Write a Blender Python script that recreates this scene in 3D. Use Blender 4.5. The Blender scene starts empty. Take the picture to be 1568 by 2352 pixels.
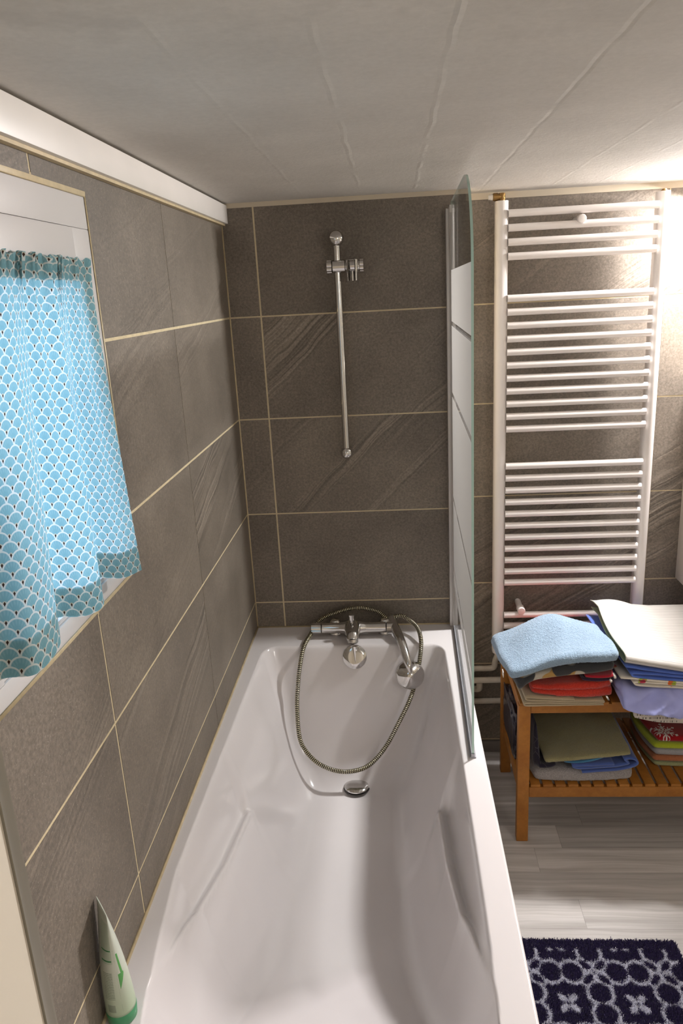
import bpy, bmesh, math, random
import numpy as np
from mathutils import Vector, Matrix, noise as mnoise

C = bpy.context.scene.collection
PI = math.pi
R = math.radians

# ------------------------------------------------------------------ helpers: objects
def link(o, parent=None):
    C.objects.link(o)
    if parent is not None:
        o.parent = parent
    return o

def mesh_obj(name, verts, faces, mats, parent=None, mat_idx=None, smooth=True, loc=(0, 0, 0)):
    me = bpy.data.meshes.new(name)
    me.from_pydata([tuple(v) for v in verts], [], [tuple(f) for f in faces])
    if not isinstance(mats, (list, tuple)):
        mats = [mats]
    for m in mats:
        me.materials.append(m)
    if mat_idx is not None:
        me.polygons.foreach_set('material_index', list(mat_idx))
    if smooth:
        me.polygons.foreach_set('use_smooth', [True] * len(me.polygons))
    me.update()
    o = bpy.data.objects.new(name, me)
    o.location = loc
    return link(o, parent)

def tag(o, label=None, cat=None, group=None, kind=None):
    if label: o['label'] = label
    if cat: o['category'] = cat
    if group: o['group'] = group
    if kind: o['kind'] = kind
    return o

def empty(name, loc=(0, 0, 0)):
    o = bpy.data.objects.new(name, None)
    o.empty_display_size = .05
    o.location = loc
    return link(o)

class MB:
    """collects primitive shapes into one mesh"""
    def __init__(s):
        s.v, s.f, s.m = [], [], []
    def add(s, verts, faces, mi=0):
        b = len(s.v)
        s.v += [tuple(v) for v in verts]
        s.f += [tuple(i + b for i in f) for f in faces]
        s.m += [mi] * len(faces)
    def box(s, a, b, mi=0, bev=0.0):
        (x0, y0, z0), (x1, y1, z1) = a, b
        if bev <= 0:
            vs = [(x, y, z) for z in (z0, z1) for y in (y0, y1) for x in (x0, x1)]
            fs = [(0, 2, 3, 1), (4, 5, 7, 6), (0, 1, 5, 4), (2, 6, 7, 3), (0, 4, 6, 2), (1, 3, 7, 5)]
            s.add(vs, fs, mi)
            return
        bm = bmesh.new()
        bmesh.ops.create_cube(bm, size=1)
        for v in bm.verts:
            v.co = Vector(((x0 + x1) / 2 + v.co.x * (x1 - x0), (y0 + y1) / 2 + v.co.y * (y1 - y0), (z0 + z1) / 2 + v.co.z * (z1 - z0)))
        bmesh.ops.bevel(bm, geom=bm.edges[:], offset=bev, segments=2, affect='EDGES', profile=.6)
        s.bm(bm, mi)
    def bm(s, bm, mi=0):
        bm.verts.index_update()
        s.add([v.co[:] for v in bm.verts], [[v.index for v in f.verts] for f in bm.faces], mi)
        bm.free()
    def tube(s, pts, rad, n=16, caps=True, mi=0):
        pts = [Vector(p) for p in pts]
        rs = rad if isinstance(rad, (list, tuple)) else [rad] * len(pts)
        rings = []
        t0 = (pts[1] - pts[0]).normalized()
        up = Vector((0, 0, 1)) if abs(t0.z) < .9 else Vector((0, 1, 0))
        nrm = t0.cross(up).normalized()
        for i, p in enumerate(pts):
            if i == 0: t = t0
            elif i == len(pts) - 1: t = (pts[i] - pts[i - 1]).normalized()
            else: t = (pts[i + 1] - pts[i - 1]).normalized()
            nrm = (nrm - t * nrm.dot(t)).normalized()
            bn = t.cross(nrm)
            rings.append([p + (nrm * math.cos(2 * PI * k / n) + bn * math.sin(2 * PI * k / n)) * rs[i] for k in range(n)])
        vs = [v for r in rings for v in r]
        fs = []
        for i in range(len(pts) - 1):
            for k in range(n):
                a, b = i * n + k, i * n + (k + 1) % n
                fs.append((a, b, b + n, a + n))
        if caps:
            fs.append(tuple(range(n - 1, -1, -1)))
            fs.append(tuple((len(pts) - 1) * n + k for k in range(n)))
        s.add(vs, fs, mi)
    def lathe(s, origin, axis, prof, n=32, mi=0):
        """prof: list of (along axis, radius)"""
        o = Vector(origin); ax = Vector(axis).normalized()
        up = Vector((0, 0, 1)) if abs(ax.z) < .9 else Vector((1, 0, 0))
        u = ax.cross(up).normalized(); w = ax.cross(u)
        vs, fs = [], []
        for (h, r) in prof:
            for k in range(n):
                a = 2 * PI * k / n
                vs.append(o + ax * h + (u * math.cos(a) + w * math.sin(a)) * max(r, 1e-5))
        for i in range(len(prof) - 1):
            for k in range(n):
                a, b = i * n + k, i * n + (k + 1) % n
                fs.append((a, b, b + n, a + n))
        fs.append(tuple(range(n - 1, -1, -1)))
        fs.append(tuple((len(prof) - 1) * n + k for k in range(n)))
        s.add(vs, fs, mi)
    def build(s, name, mats, parent=None, smooth=False, autosmooth=True, loc=(0, 0, 0)):
        o = mesh_obj(name, s.v, s.f, mats, parent, s.m, smooth=True, loc=loc)
        if not smooth:
            o.data.set_sharp_from_angle(angle=R(38))
        return o

def bez(pts, n=8):
    """Catmull-Rom through points"""
    P = [Vector(p) for p in pts]
    P = [P[0] * 2 - P[1]] + P + [P[-1] * 2 - P[-2]]
    out = []
    for i in range(1, len(P) - 2):
        for k in range(n):
            t = k / n
            a, b, c, d = P[i - 1], P[i], P[i + 1], P[i + 2]
            out.append(.5 * ((2 * b) + (c - a) * t + (2 * a - 5 * b + 4 * c - d) * t * t + (3 * b - a - 3 * c + d) * t ** 3))
    out.append(P[-2])
    return out

def dup(root, loc, label=None, group=None):
    r = root.copy(); C.objects.link(r); r.location = loc
    for ch in root.children:
        c = ch.copy(); C.objects.link(c); c.parent = r
    return r

# ------------------------------------------------------------------ helpers: shader expressions
class X:
    def __init__(s, nt, sock):
        s.nt, s.s = nt, sock
    def _m(s, op, *a, clamp=False):
        n = s.nt.nodes.new('ShaderNodeMath'); n.operation = op; n.use_clamp = clamp
        for i, v in enumerate((s,) + a):
            if isinstance(v, X): s.nt.links.new(v.s, n.inputs[i])
            else: n.inputs[i].default_value = v
        return X(s.nt, n.outputs[0])
    def __add__(s, o): return s._m('ADD', o)
    __radd__ = __add__
    def __sub__(s, o): return s._m('SUBTRACT', o)
    def __rsub__(s, o): return (s * -1) + o
    def __mul__(s, o): return s._m('MULTIPLY', o)
    __rmul__ = __mul__
    def __truediv__(s, o): return s._m('DIVIDE', o)
    def lt(s, o): return s._m('LESS_THAN', o)
    def gt(s, o): return s._m('GREATER_THAN', o)
    def _inv(s): return s._m('POWER', -1.0)
    def floor(s): return s._m('FLOOR')
    def fract(s): return s._m('FRACT')
    def abs(s): return s._m('ABSOLUTE')
    def sqrt(s): return s._m('SQRT')
    def sin(s): return s._m('SINE')
    def pow(s, o): return s._m('POWER', o)
    def max(s, o): return s._m('MAXIMUM', o)
    def min(s, o): return s._m('MINIMUM', o)
    def mod(s, o): return s._m('FLOORED_MODULO', o)
    def atan2(s, o): return s._m('ARCTAN2', o)
    def clamp(s): return s._m('ADD', 0.0, clamp=True)
    def mapr(s, a, b, c=0., d=1.):
        n = s.nt.nodes.new('ShaderNodeMapRange'); n.clamp = True
        s.nt.links.new(s.s, n.inputs['Value'])
        for k, v in zip(('From Min', 'From Max', 'To Min', 'To Max'), (a, b, c, d)): n.inputs[k].default_value = v
        return X(s.nt, n.outputs['Result'])

class Mat:
    def __init__(s, name, rough=.5, metal=0., spec=.5, col=None):
        s.m = bpy.data.materials.new(name); s.m.use_nodes = True
        s.nt = s.m.node_tree
        s.b = s.nt.nodes['Principled BSDF']; s.out = s.nt.nodes['Material Output']
        s.b.inputs['Roughness'].default_value = rough
        s.b.inputs['Metallic'].default_value = metal
        s.b.inputs['Specular IOR Level'].default_value = spec
        if col is not None: s.b.inputs['Base Color'].default_value = (*col, 1)
        s._bump = None
    def node(s, t): return s.nt.nodes.new(t)
    def L(s, a, b): s.nt.links.new(a.s if isinstance(a, X) else a, b)
    def coord(s, kind='Object'):
        if not hasattr(s, '_tc'): s._tc = s.node('ShaderNodeTexCoord')
        return s._tc.outputs[kind]
    def xyz(s, kind='Object', sock=None):
        n = s.node('ShaderNodeSeparateXYZ'); s.L(sock or s.coord(kind), n.inputs[0])
        return [X(s.nt, n.outputs[i]) for i in range(3)]
    def vec(s, x, y, z=0.):
        n = s.node('ShaderNodeCombineXYZ')
        for i, v in enumerate((x, y, z)):
            if isinstance(v, X): s.L(v, n.inputs[i])
            else: n.inputs[i].default_value = v
        return n.outputs[0]
    def noise(s, vec=None, scale=5, detail=3, rough=.5, dist=0., kind='Object'):
        n = s.node('ShaderNodeTexNoise'); n.inputs['Scale'].default_value = scale
        n.inputs['Detail'].default_value = detail; n.inputs['Roughness'].default_value = rough
        n.inputs['Distortion'].default_value = dist
        s.L(vec if vec is not None else s.coord(kind), n.inputs['Vector'])
        return X(s.nt, n.outputs['Fac'])
    def voro(s, vec=None, scale=5, feat='F1', out='Distance', rnd=1., kind='Object'):
        n = s.node('ShaderNodeTexVoronoi'); n.feature = feat; n.inputs['Scale'].default_value = scale
        n.inputs['Randomness'].default_value = rnd
        s.L(vec if vec is not None else s.coord(kind), n.inputs['Vector'])
        return n.outputs[out] if out == 'Color' else X(s.nt, n.outputs[out])
    def mix(s, f, a, b):
        n = s.node('ShaderNodeMix'); n.data_type = 'RGBA'
        if isinstance(f, X): s.L(f, n.inputs[0])
        else: n.inputs[0].default_value = f
        for v, i in ((a, 6), (b, 7)):
            if isinstance(v, (tuple, list)): n.inputs[i].default_value = (*v[:3], 1)
            else: s.L(v, n.inputs[i])
        return n.outputs[2]
    def scale_col(s, c, f):
        n = s.node('ShaderNodeMix'); n.data_type = 'RGBA'; n.blend_type = 'MULTIPLY'; n.inputs[0].default_value = 1
        if isinstance(c, (tuple, list)): n.inputs[6].default_value = (*c[:3], 1)
        else: s.L(c, n.inputs[6])
        g = s.node('ShaderNodeCombineColor')
        for i in range(3): s.L(f, g.inputs[i])
        s.L(g.outputs[0], n.inputs[7])
        return n.outputs[2]
    def color(s, c): s.L(c, s.b.inputs['Base Color']); return s
    def rough(s, f): s.L(f, s.b.inputs['Roughness']); return s
    def bump(s, h, strength=.3, dist=.002):
        n = s.node('ShaderNodeBump'); n.inputs['Strength'].default_value = strength; n.inputs['Distance'].default_value = dist
        s.L(h, n.inputs['Height'])
        if s._bump: s.L(s._bump, n.inputs['Normal'])
        s._bump = n.outputs[0]; s.L(s._bump, s.b.inputs['Normal'])
        return s

def simple(name, col, rough=.5, metal=0., spec=.5, bump=None, mottle=.0, mscale=20):
    m = Mat(name, rough, metal, spec, col)
    if mottle:
        n = m.noise(scale=mscale, detail=4)
        m.color(m.scale_col(col, n.mapr(.3, .7, 1 - mottle, 1 + mottle * .4)))
    if bump:
        m.bump(m.noise(scale=bump[0], detail=2), bump[1], bump[2])
    return m.m

# ------------------------------------------------------------------ materials
def mk_tile(name, uaxis, ca, sa, tone=1.0):
    m = Mat(name, .55, spec=.30)
    x, y, z = m.xyz()
    u = x if uaxis == 'x' else y
    at = m.node('ShaderNodeAttribute'); at.attribute_name = 'tile'
    sp = m.node('ShaderNodeSeparateColor'); m.L(at.outputs['Color'], sp.inputs[0])
    streak, rnd, ang = (X(m.nt, sp.outputs[i]) for i in range(3))
    off = rnd * 37.0
    # diagonal sandstone streaks : rotated coordinates
    al = u * ca + z * sa
    ac = u * (-sa) + z * ca
    wob = m.noise(m.vec(al * 3.0 + off, ac * 5.0, off), scale=1.4, detail=2)
    acw = ac + wob * .05
    lines = m.noise(m.vec(al * 1.1 + off, acw * 130.0, off), scale=1.0, detail=5, rough=.62)
    band = m.noise(m.vec(al * .5 + off, ac * 9.0 + off, off * 2), scale=1.0, detail=1)
    band = band.mapr(.50, .66)
    st = band * streak
    speck = m.noise(scale=420, detail=2, rough=.7)
    grain = m.noise(scale=150, detail=3, rough=.65)
    cloud = m.noise(m.vec(u * 3 + off, z * 3, off), scale=1.4, detail=4, rough=.6)
    val = cloud.mapr(.25, .75, .82, 1.16) * grain.mapr(.3, .7, .74, 1.26) * (lines.mapr(.38, .64, -.42, .75) * st + 1.0) * rnd.mapr(0, 1, .93 * tone, 1.07 * tone)
    base = m.mix(cloud.mapr(.3, .7), (.190, .161, .132), (.212, .180, .147))
    c = m.scale_col(base, val)
    fleck = speck.mapr(.63, .72)
    pit = speck.mapr(.34, .27)
    c = m.mix(fleck * .55, c, (.46, .42, .36))
    c = m.mix(pit * .65, c, (.06, .052, .045))
    m.color(c)
    m.rough(grain.mapr(.3, .7, .42, .60))
    m.bump(lines * st, .8, .005)
    m.bump(grain * .5 + speck * .6, .15, .0012)
    return m.m

M = {}
M['tile_x'] = mk_tile('tile_stone_boxed', 'x', .72, .69)
M['tile_r'] = mk_tile('tile_stone_back', 'x', .84, .54)
M['tile_y'] = mk_tile('tile_stone_left', 'y', .955, .296, .93)
M['grout'] = simple('grout_cream', (.66, .56, .37), .85, spec=.2, bump=(180, .5, .002), mottle=.12, mscale=40)
M['bead'] = simple('silicone_cream', (.58, .47, .29), .5, mottle=.15, mscale=60)
M['plaster_trim'] = simple('cream_wall_paint', (.60, .52, .40), .7, bump=(60, .2, .002))
M['ceiling'] = None
def mk_ceiling():
    m = Mat('ceiling_skim', .92, spec=.15)
    x, y, z = m.xyz()
    n = m.noise(scale=5, detail=5, rough=.6); f = m.noise(scale=90, detail=4, rough=.7)
    lump = m.noise(scale=28, detail=3)
    near = y.mapr(-1.2, -.15)                      # rougher skim coat near the wall
    c = m.scale_col((.63, .60, .56), n.mapr(.3, .7, .93, 1.05) * f.mapr(.3, .7, .95, 1.04))
    grime = m.noise(scale=3.2, detail=5, rough=.7).mapr(.58, .74) * y.mapr(-.9, -1.5)
    c = m.mix(grime * .4, c, (.36, .34, .32))
    m.color(c)
    w = m.noise(m.vec(y * 6, 0., 0.), scale=1, detail=3)
    xs = x + (w - .5) * .018
    ridge = None
    for sx, a in ((.245, .6), (.402, .7), (.547, 1.), (.733, -1.), (.93, .6), (1.06, .7), (1.24, .6)):
        r = ((xs - sx).abs()).mapr(.0, .006, 1., 0.) * a
        ridge = r if ridge is None else ridge + r
    brk = m.noise(m.vec(y * 9, x * 4, 0.), scale=1, detail=2).mapr(.35, .6)
    m.bump(ridge * brk, .25, .0018)
    m.bump(f * near + f * .12 + lump * near * .5, .30, .0025)
    return m.m
M['ceiling'] = mk_ceiling()
M['white_pvc'] = simple('white_pvc', (.74, .70, .655), .38, mottle=.05, mscale=8)
M['window_pvc'] = simple('window_pvc', (.62, .595, .585), .32)
M['enamel'] = simple('white_enamel', (.80, .755, .73), .28, spec=.5)
M['pipe_white'] = simple('painted_pipe', (.68, .62, .53), .4, mottle=.1, mscale=30)
M['acrylic'] = None
def mk_acrylic():
    m = Mat('bath_acrylic', .16, spec=.5)
    n = m.noise(scale=4, detail=3)
    m.color(m.scale_col((.755, .72, .725), n.mapr(.3, .7, .98, 1.01)))
    m.b.inputs['Coat Weight'].default_value = .15
    return m.m
M['acrylic'] = mk_acrylic()
M['panel'] = simple('bath_panel', (.74, .71, .69), .3)
M['chrome'] = simple('chrome', (.66, .645, .63), .09, 1.0)
M['chrome_dark'] = simple('chrome_seam', (.12, .115, .11), .3, .9)
M['steel'] = simple('brushed_steel', (.55, .53, .51), .3, 1.0)
M['brass'] = simple('aged_brass', (.33, .20, .075), .42, 1.0, bump=(200, .3, .001))
M['plastic_white'] = simple('white_plastic', (.78, .75, .71), .35)
M['profile'] = simple('screen_profile', (.60, .57, .54), .35, .25)
def mk_hose():
    m = Mat('hose_metal', .26, 1.0)
    m.color((.50, .455, .30) if False else m.mix(m.noise(scale=14, detail=2).mapr(.35, .65), (.50, .455, .30), (.62, .58, .46)))
    return m.m
M['hose'] = mk_hose()
M['hose_gap'] = simple('hose_groove', (.035, .030, .018), .6)
def schlick(m):
    ge = m.node('ShaderNodeNewGeometry'); dp = m.node('ShaderNodeVectorMath'); dp.operation = 'DOT_PRODUCT'
    m.L(ge.outputs['Incoming'], dp.inputs[0]); m.L(ge.outputs['Normal'], dp.inputs[1])
    c = 1.0 - X(m.nt, dp.outputs['Value']).abs()
    return c.pow(5.0) * .9 + .035
def mk_glass():
    m = Mat('screen_glass')
    x, y, z = m.xyz()
    nt = m.nt
    tr = m.node('ShaderNodeBsdfTransparent'); tr.inputs[0].default_value = (.95, .965, .96, 1)
    gl = m.node('ShaderNodeBsdfGlossy'); gl.inputs['Roughness'].default_value = .03
    fr = schlick(m)
    clear = m.node('ShaderNodeMixShader'); m.L(fr, clear.inputs[0]); m.L(tr.outputs[0], clear.inputs[1]); m.L(gl.outputs[0], clear.inputs[2])
    tl = m.node('ShaderNodeBsdfTranslucent'); tl.inputs[0].default_value = (.36, .35, .335, 1)
    df = m.node('ShaderNodeBsdfDiffuse'); df.inputs[0].default_value = (.50, .485, .465, 1)
    fz = m.node('ShaderNodeMixShader'); fz.inputs[0].default_value = .5; m.L(tl.outputs[0], fz.inputs[1]); m.L(df.outputs[0], fz.inputs[2])
    # thin etched scattering layer: straight-through light falls off with the path length in it (Beer-Lambert)
    ge = m.node('ShaderNodeNewGeometry'); dp = m.node('ShaderNodeVectorMath'); dp.operation = 'DOT_PRODUCT'
    m.L(ge.outputs['Incoming'], dp.inputs[0]); m.L(ge.outputs['Normal'], dp.inputs[1])
    cosv = X(nt, dp.outputs['Value']).abs().max(.02)
    opac = 1.0 - (cosv * 0.0 + 2.718)._m('POWER', cosv._inv() * -.22)
    fz2 = m.node('ShaderNodeMixShader'); m.L(opac, fz2.inputs[0]); m.L(clear.outputs[0], fz2.inputs[1]); m.L(fz.outputs[0], fz2.inputs[2])
    # frosted bands in height (real etched bands with clear gaps)
    f = z.gt(.722) * z.lt(1.655)
    for a, b in ((1.505, 1.517), (1.304, 1.317), (.990, 1.003), (.764, .775)):
        f = f * (1.0 - z.gt(a) * z.lt(b))
    inx = y.lt(-.115 + .0)
    mx = m.node('ShaderNodeMixShader'); m.L(f, mx.inputs[0]); m.L(clear.outputs[0], mx.inputs[1]); m.L(fz2.outputs[0], mx.inputs[2])
    m.L(mx.outputs[0], m.out.inputs[0])
    return m.m
M['glass'] = mk_glass()
M['glass_edge'] = simple('glass_green_edge', (.40, .58, .52), .12, spec=.8)
def mk_pane():
    m = Mat('window_pane')
    tr = m.node('ShaderNodeBsdfTransparent'); gl = m.node('ShaderNodeBsdfGlossy'); gl.inputs['Roughness'].default_value = .02
    fr = schlick(m)
    mx = m.node('ShaderNodeMixShader'); m.L(fr, mx.inputs[0]); m.L(tr.outputs[0], mx.inputs[1]); m.L(gl.outputs[0], mx.inputs[2])
    m.L(mx.outputs[0], m.out.inputs[0])
    return m.m
M['pane'] = mk_pane()
def mk_seal():
    m = Mat('seal_strip', .3)
    tr = m.node('ShaderNodeBsdfTransparent')
    df = m.node('ShaderNodeBsdfPrincipled'); df.inputs['Base Color'].default_value = (.46, .46, .50, 1); df.inputs['Roughness'].default_value = .25
    mx = m.node('ShaderNodeMixShader'); mx.inputs[0].default_value = .75; m.L(tr.outputs[0], mx.inputs[1]); m.L(df.outputs[0], mx.inputs[2])
    m.L(mx.outputs[0], m.out.inputs[0])
    return m.m
M['seal'] = mk_seal()
def mk_wood():
    m = Mat('oiled_acacia', .42, spec=.4)
    x, y, z = m.xyz()
    at = m.node('ShaderNodeObjectInfo'); rnd = X(m.nt, at.outputs['Random'])
    v = m.noise(m.vec(x * 12 + rnd * 9, y * 12, z * 12), scale=1, detail=2)
    g = m.noise(m.vec(x * 30, y * 30, z * 30), scale=2.5, detail=4, rough=.6)
    c = m.mix(v.mapr(.3, .7), (.33, .125, .020), (.40, .165, .030))
    m.color(m.scale_col(c, g.mapr(.3, .7, .86, 1.08) * rnd.mapr(0, 1, .9, 1.08)))
    m.bump(g, .08, .001)
    return m.m
M['wood'] = mk_wood()
def mk_floor():
    m = Mat('vinyl_oak_grey', .42, spec=.4)
    x, y, z = m.xyz()
    pw = .0975
    r = (y + .3705) / pw
    row = r.floor(); fr = r.fract()
    sh = (row * 12.9898).sin() * 4.7
    col = ((x - .930) / 1.2 + sh * (1.0 - (row + 3.0).abs().lt(.5) )).floor()
    fx = ((x - .930) / 1.2 + sh * (1.0 - (row + 3.0).abs().lt(.5))).fract()
    rn = ((row * 78.233 + col * 37.7).sin() * 43.75).fract()
    warp = m.noise(m.vec(x * 2.2 + rn * 20, y * 9.0, rn * 7), scale=1.0, detail=2)
    gv = m.vec(x * 1.6 + rn * 31, (y + warp * .05) * 55.0, rn * 11)
    g = m.noise(gv, scale=1.0, detail=5, rough=.62)
    g2 = m.noise(m.vec(x * 1.2 + rn * 9, y * 16.0, rn * 5), scale=1.0, detail=3)
    c = m.mix(g.mapr(.34, .66), (.385, .362, .340), (.585, .560, .540))
    c = m.scale_col(c, g2.mapr(.3, .7, .84, 1.10) * rn.mapr(0, 1, .84, 1.1))
    gap = fr.lt(.012) .max(fx.lt(.0012))
    c = m.mix(gap * .38, c, (.10, .09, .08))
    m.color(c); m.bump(g, .12, .0012)
    return m.m
M['floor'] = mk_floor()
M['cream_paint'] = simple('cream_paint', (.66, .60, .50), .6, bump=(40, .06, .002))
M['strip'] = simple('tile_edge_strip', (.25, .23, .19), .35, .3)
M['baseboard'] = simple('grey_skirting', (.20, .18, .17), .5)
M['cabinet'] = simple('cabinet_white', (.78, .70, .60), .4)

def cloth(name, col, bump_scale=500, bump_s=.5, rough=.95, var=.12, sheen=.3, extra=None, bdist=.002):
    m = Mat(name, rough, spec=.12)
    n = m.noise(scale=bump_scale, detail=2, rough=.7)
    w = m.noise(scale=18, detail=3)
    c = col if extra is None else extra(m)
    m.color(m.scale_col(c, n.mapr(.25, .75, 1 - var * 1.6, 1 + var) * w.mapr(.3, .7, .93, 1.05)))
    m.bump(n, bump_s, bdist)
    m.b.inputs['Sheen Weight'].default_value = sheen
    m.b.inputs['Sheen Roughness'].default_value = .5
    return m.m

M['terry_blue'] = cloth('terry_light_blue', (.290, .405, .530), 300, .9, var=.16, bdist=.004)
def pat_dark(m):
    w = m.noise(scale=9, detail=2)
    d = m.voro(scale=11, rnd=1.)
    blob = d.mapr(.42, .40)
    n = m.noise(scale=16, detail=1)
    pick = m.mix(n.mapr(.48, .50), (.42, .25, .08), (.46, .42, .35))
    c = m.mix(blob, (.047, .047, .050), pick)
    t = m.voro(m.vec(*[a + 3.3 for a in m.xyz()]), scale=8)
    return m.mix(t.mapr(.16, .15), c, (.05, .28, .42))
M['charcoal_print'] = cloth('charcoal_printed', (.05, .05, .05), 700, .35, extra=pat_dark)
M['crimson'] = cloth('crimson_cloth', (.40, .012, .028), 800, .3)
M['navy_cloth'] = cloth('navy_lining', (.03, .012, .035), 700, .3)
M['terry_red'] = cloth('terry_coral_red', (.56, .040, .022), 380, .9, var=.22, bdist=.003)
M['linen'] = cloth('ecru_linen', (.47, .385, .26), 900, .45)
def pat_white(m):
    u = m.node('ShaderNodeUVMap'); u.uv_map = 'UVMap'
    uu, vv, _ = m.xyz(sock=u.outputs[0])
    row = (vv / .0068); fr = row.fract()
    strong = (row.floor() * 3.7).sin().mapr(-1, 1, .25, .95)
    dash = (uu / .0026).fract().lt(.62)
    ln = fr.lt(.17) * dash * strong
    return m.mix(ln, (.57, .545, .51), (.055, .045, .035))
M['white_stripe'] = cloth('white_dashed_vinyl', (.8, .8, .8), 900, .15, rough=.6, var=.03, extra=pat_white)
M['vinyl_back'] = cloth('vinyl_green_backing', (.30, .36, .22), 900, .15, rough=.7, var=.03)
M['royal'] = cloth('royal_blue_cotton', (.085, .155, .52), 900, .2, rough=.8, var=.04)
def pat_floral(m):
    d = m.voro(scale=26); n = m.noise(scale=21, detail=1); n2 = m.noise(scale=33, detail=1)
    a = m.mix(n.mapr(.47, .49), (.75, .16, .03), (.38, .46, .06))
    a = m.mix(n2.mapr(.56, .57), a, (.50, .05, .09))
    return m.mix(d.mapr(.30, .28), (.72, .66, .56), a)
M['floral'] = cloth('floral_cotton', (.7, .65, .55), 900, .2, var=.04, extra=pat_floral)
M['lavender'] = cloth('lavender_cotton', (.36, .39, .74), 900, .12, rough=.8, var=.03)
def pat_text(m):
    x, y, z = m.xyz()
    row = ((z + y * .6) / .011); fr = row.fract()
    n = m.noise(m.vec(x * 260, row.floor() * 5.0, 0.), scale=1, detail=2)
    n2 = m.noise(m.vec(x * 14, row.floor() * 3.0, 1.), scale=1, detail=1)
    ink = n.gt(.52) * fr.gt(.25) * fr.lt(.8) * n2.gt(.44)
    return m.mix(ink * .85, (.55, .50, .44), (.05, .045, .04))
M['script_print'] = cloth('printed_cotton', (.55, .5, .44), 900, .15, var=.03, extra=pat_text)
M['khaki'] = cloth('khaki_terry', (.285, .258, .130), 420, .8, var=.15, bdist=.003)
M['blue_low'] = cloth('denim_blue_cotton', (.07, .115, .34), 900, .25, var=.06)
M['teal_low'] = cloth('teal_cotton', (.06, .20, .36), 900, .25, var=.06)
M['grey_terry'] = cloth('grey_terry', (.33, .305, .30), 320, .9, var=.25, bdist=.003)
def pat_navy(m):
    w = m.voro(scale=13, feat='DISTANCE_TO_EDGE')
    return m.mix(w.mapr(.006, .002) * .35, (.016, .013, .026), (.30, .28, .27))
M['navy_print'] = cloth('navy_vine_print', (.03, .026, .05), 800, .25, var=.05, extra=pat_navy)
def mk_bag():
    m = Mat('dark_plastic', .22, spec=.5, col=(.028, .022, .034)); m.bump(m.noise(scale=22, detail=3), .6, .006)
    return m.m
M['bag'] = mk_bag()
def pat_snow(m):
    x, y, z = m.xyz()
    c = .115
    fx = (x + .118 + c / 2).mod(c) - c / 2
    q = (y + .083 + c / 2).mod(c) - c / 2
    r = (fx * fx + q * q).sqrt()
    a = fx.atan2(q)
    seg = PI / 3
    af = ((a + seg / 2).mod(seg) - seg / 2).abs()
    import_sin = af.sin()
    cosn = m.node('ShaderNodeMath'); cosn.operation = 'COSINE'; m.L(af, cosn.inputs[0])
    pa = r * X(m.nt, cosn.outputs[0]); pc = r * import_sin
    arm = pc.lt(.0022) * pa.lt(.029)
    b1 = ((pa - .017) - pc * .9).abs().lt(.0022) * pc.lt(.010)
    b2 = ((pa - .009) - pc * .9).abs().lt(.0020) * pc.lt(.007)
    tip = ((pa - .036).abs() + pc).lt(.0052)
    hole = r.lt(.003)
    w = arm.max(b1).max(b2).max(tip) * (1.0 - hole)
    return m.mix(w, (.30, .006, .010), (.66, .60, .56))
M['snow_red'] = cloth('red_snowflake_knit', (.3, .006, .01), 800, .25, var=.06, extra=pat_snow)
M['lime'] = cloth('lime_terry', (.42, .50, .03), 450, .7, var=.1)
M['grey2'] = cloth('grey_cotton_terry', (.36, .355, .37), 450, .6, var=.1)
M['rust'] = cloth('rust_terry', (.42, .15, .065), 450, .7, var=.12)
M['sage'] = cloth('sage_terry', (.31, .33, .17), 450, .7, var=.12)
M['tag_white'] = simple('care_label', (.7, .66, .6), .7)

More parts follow.
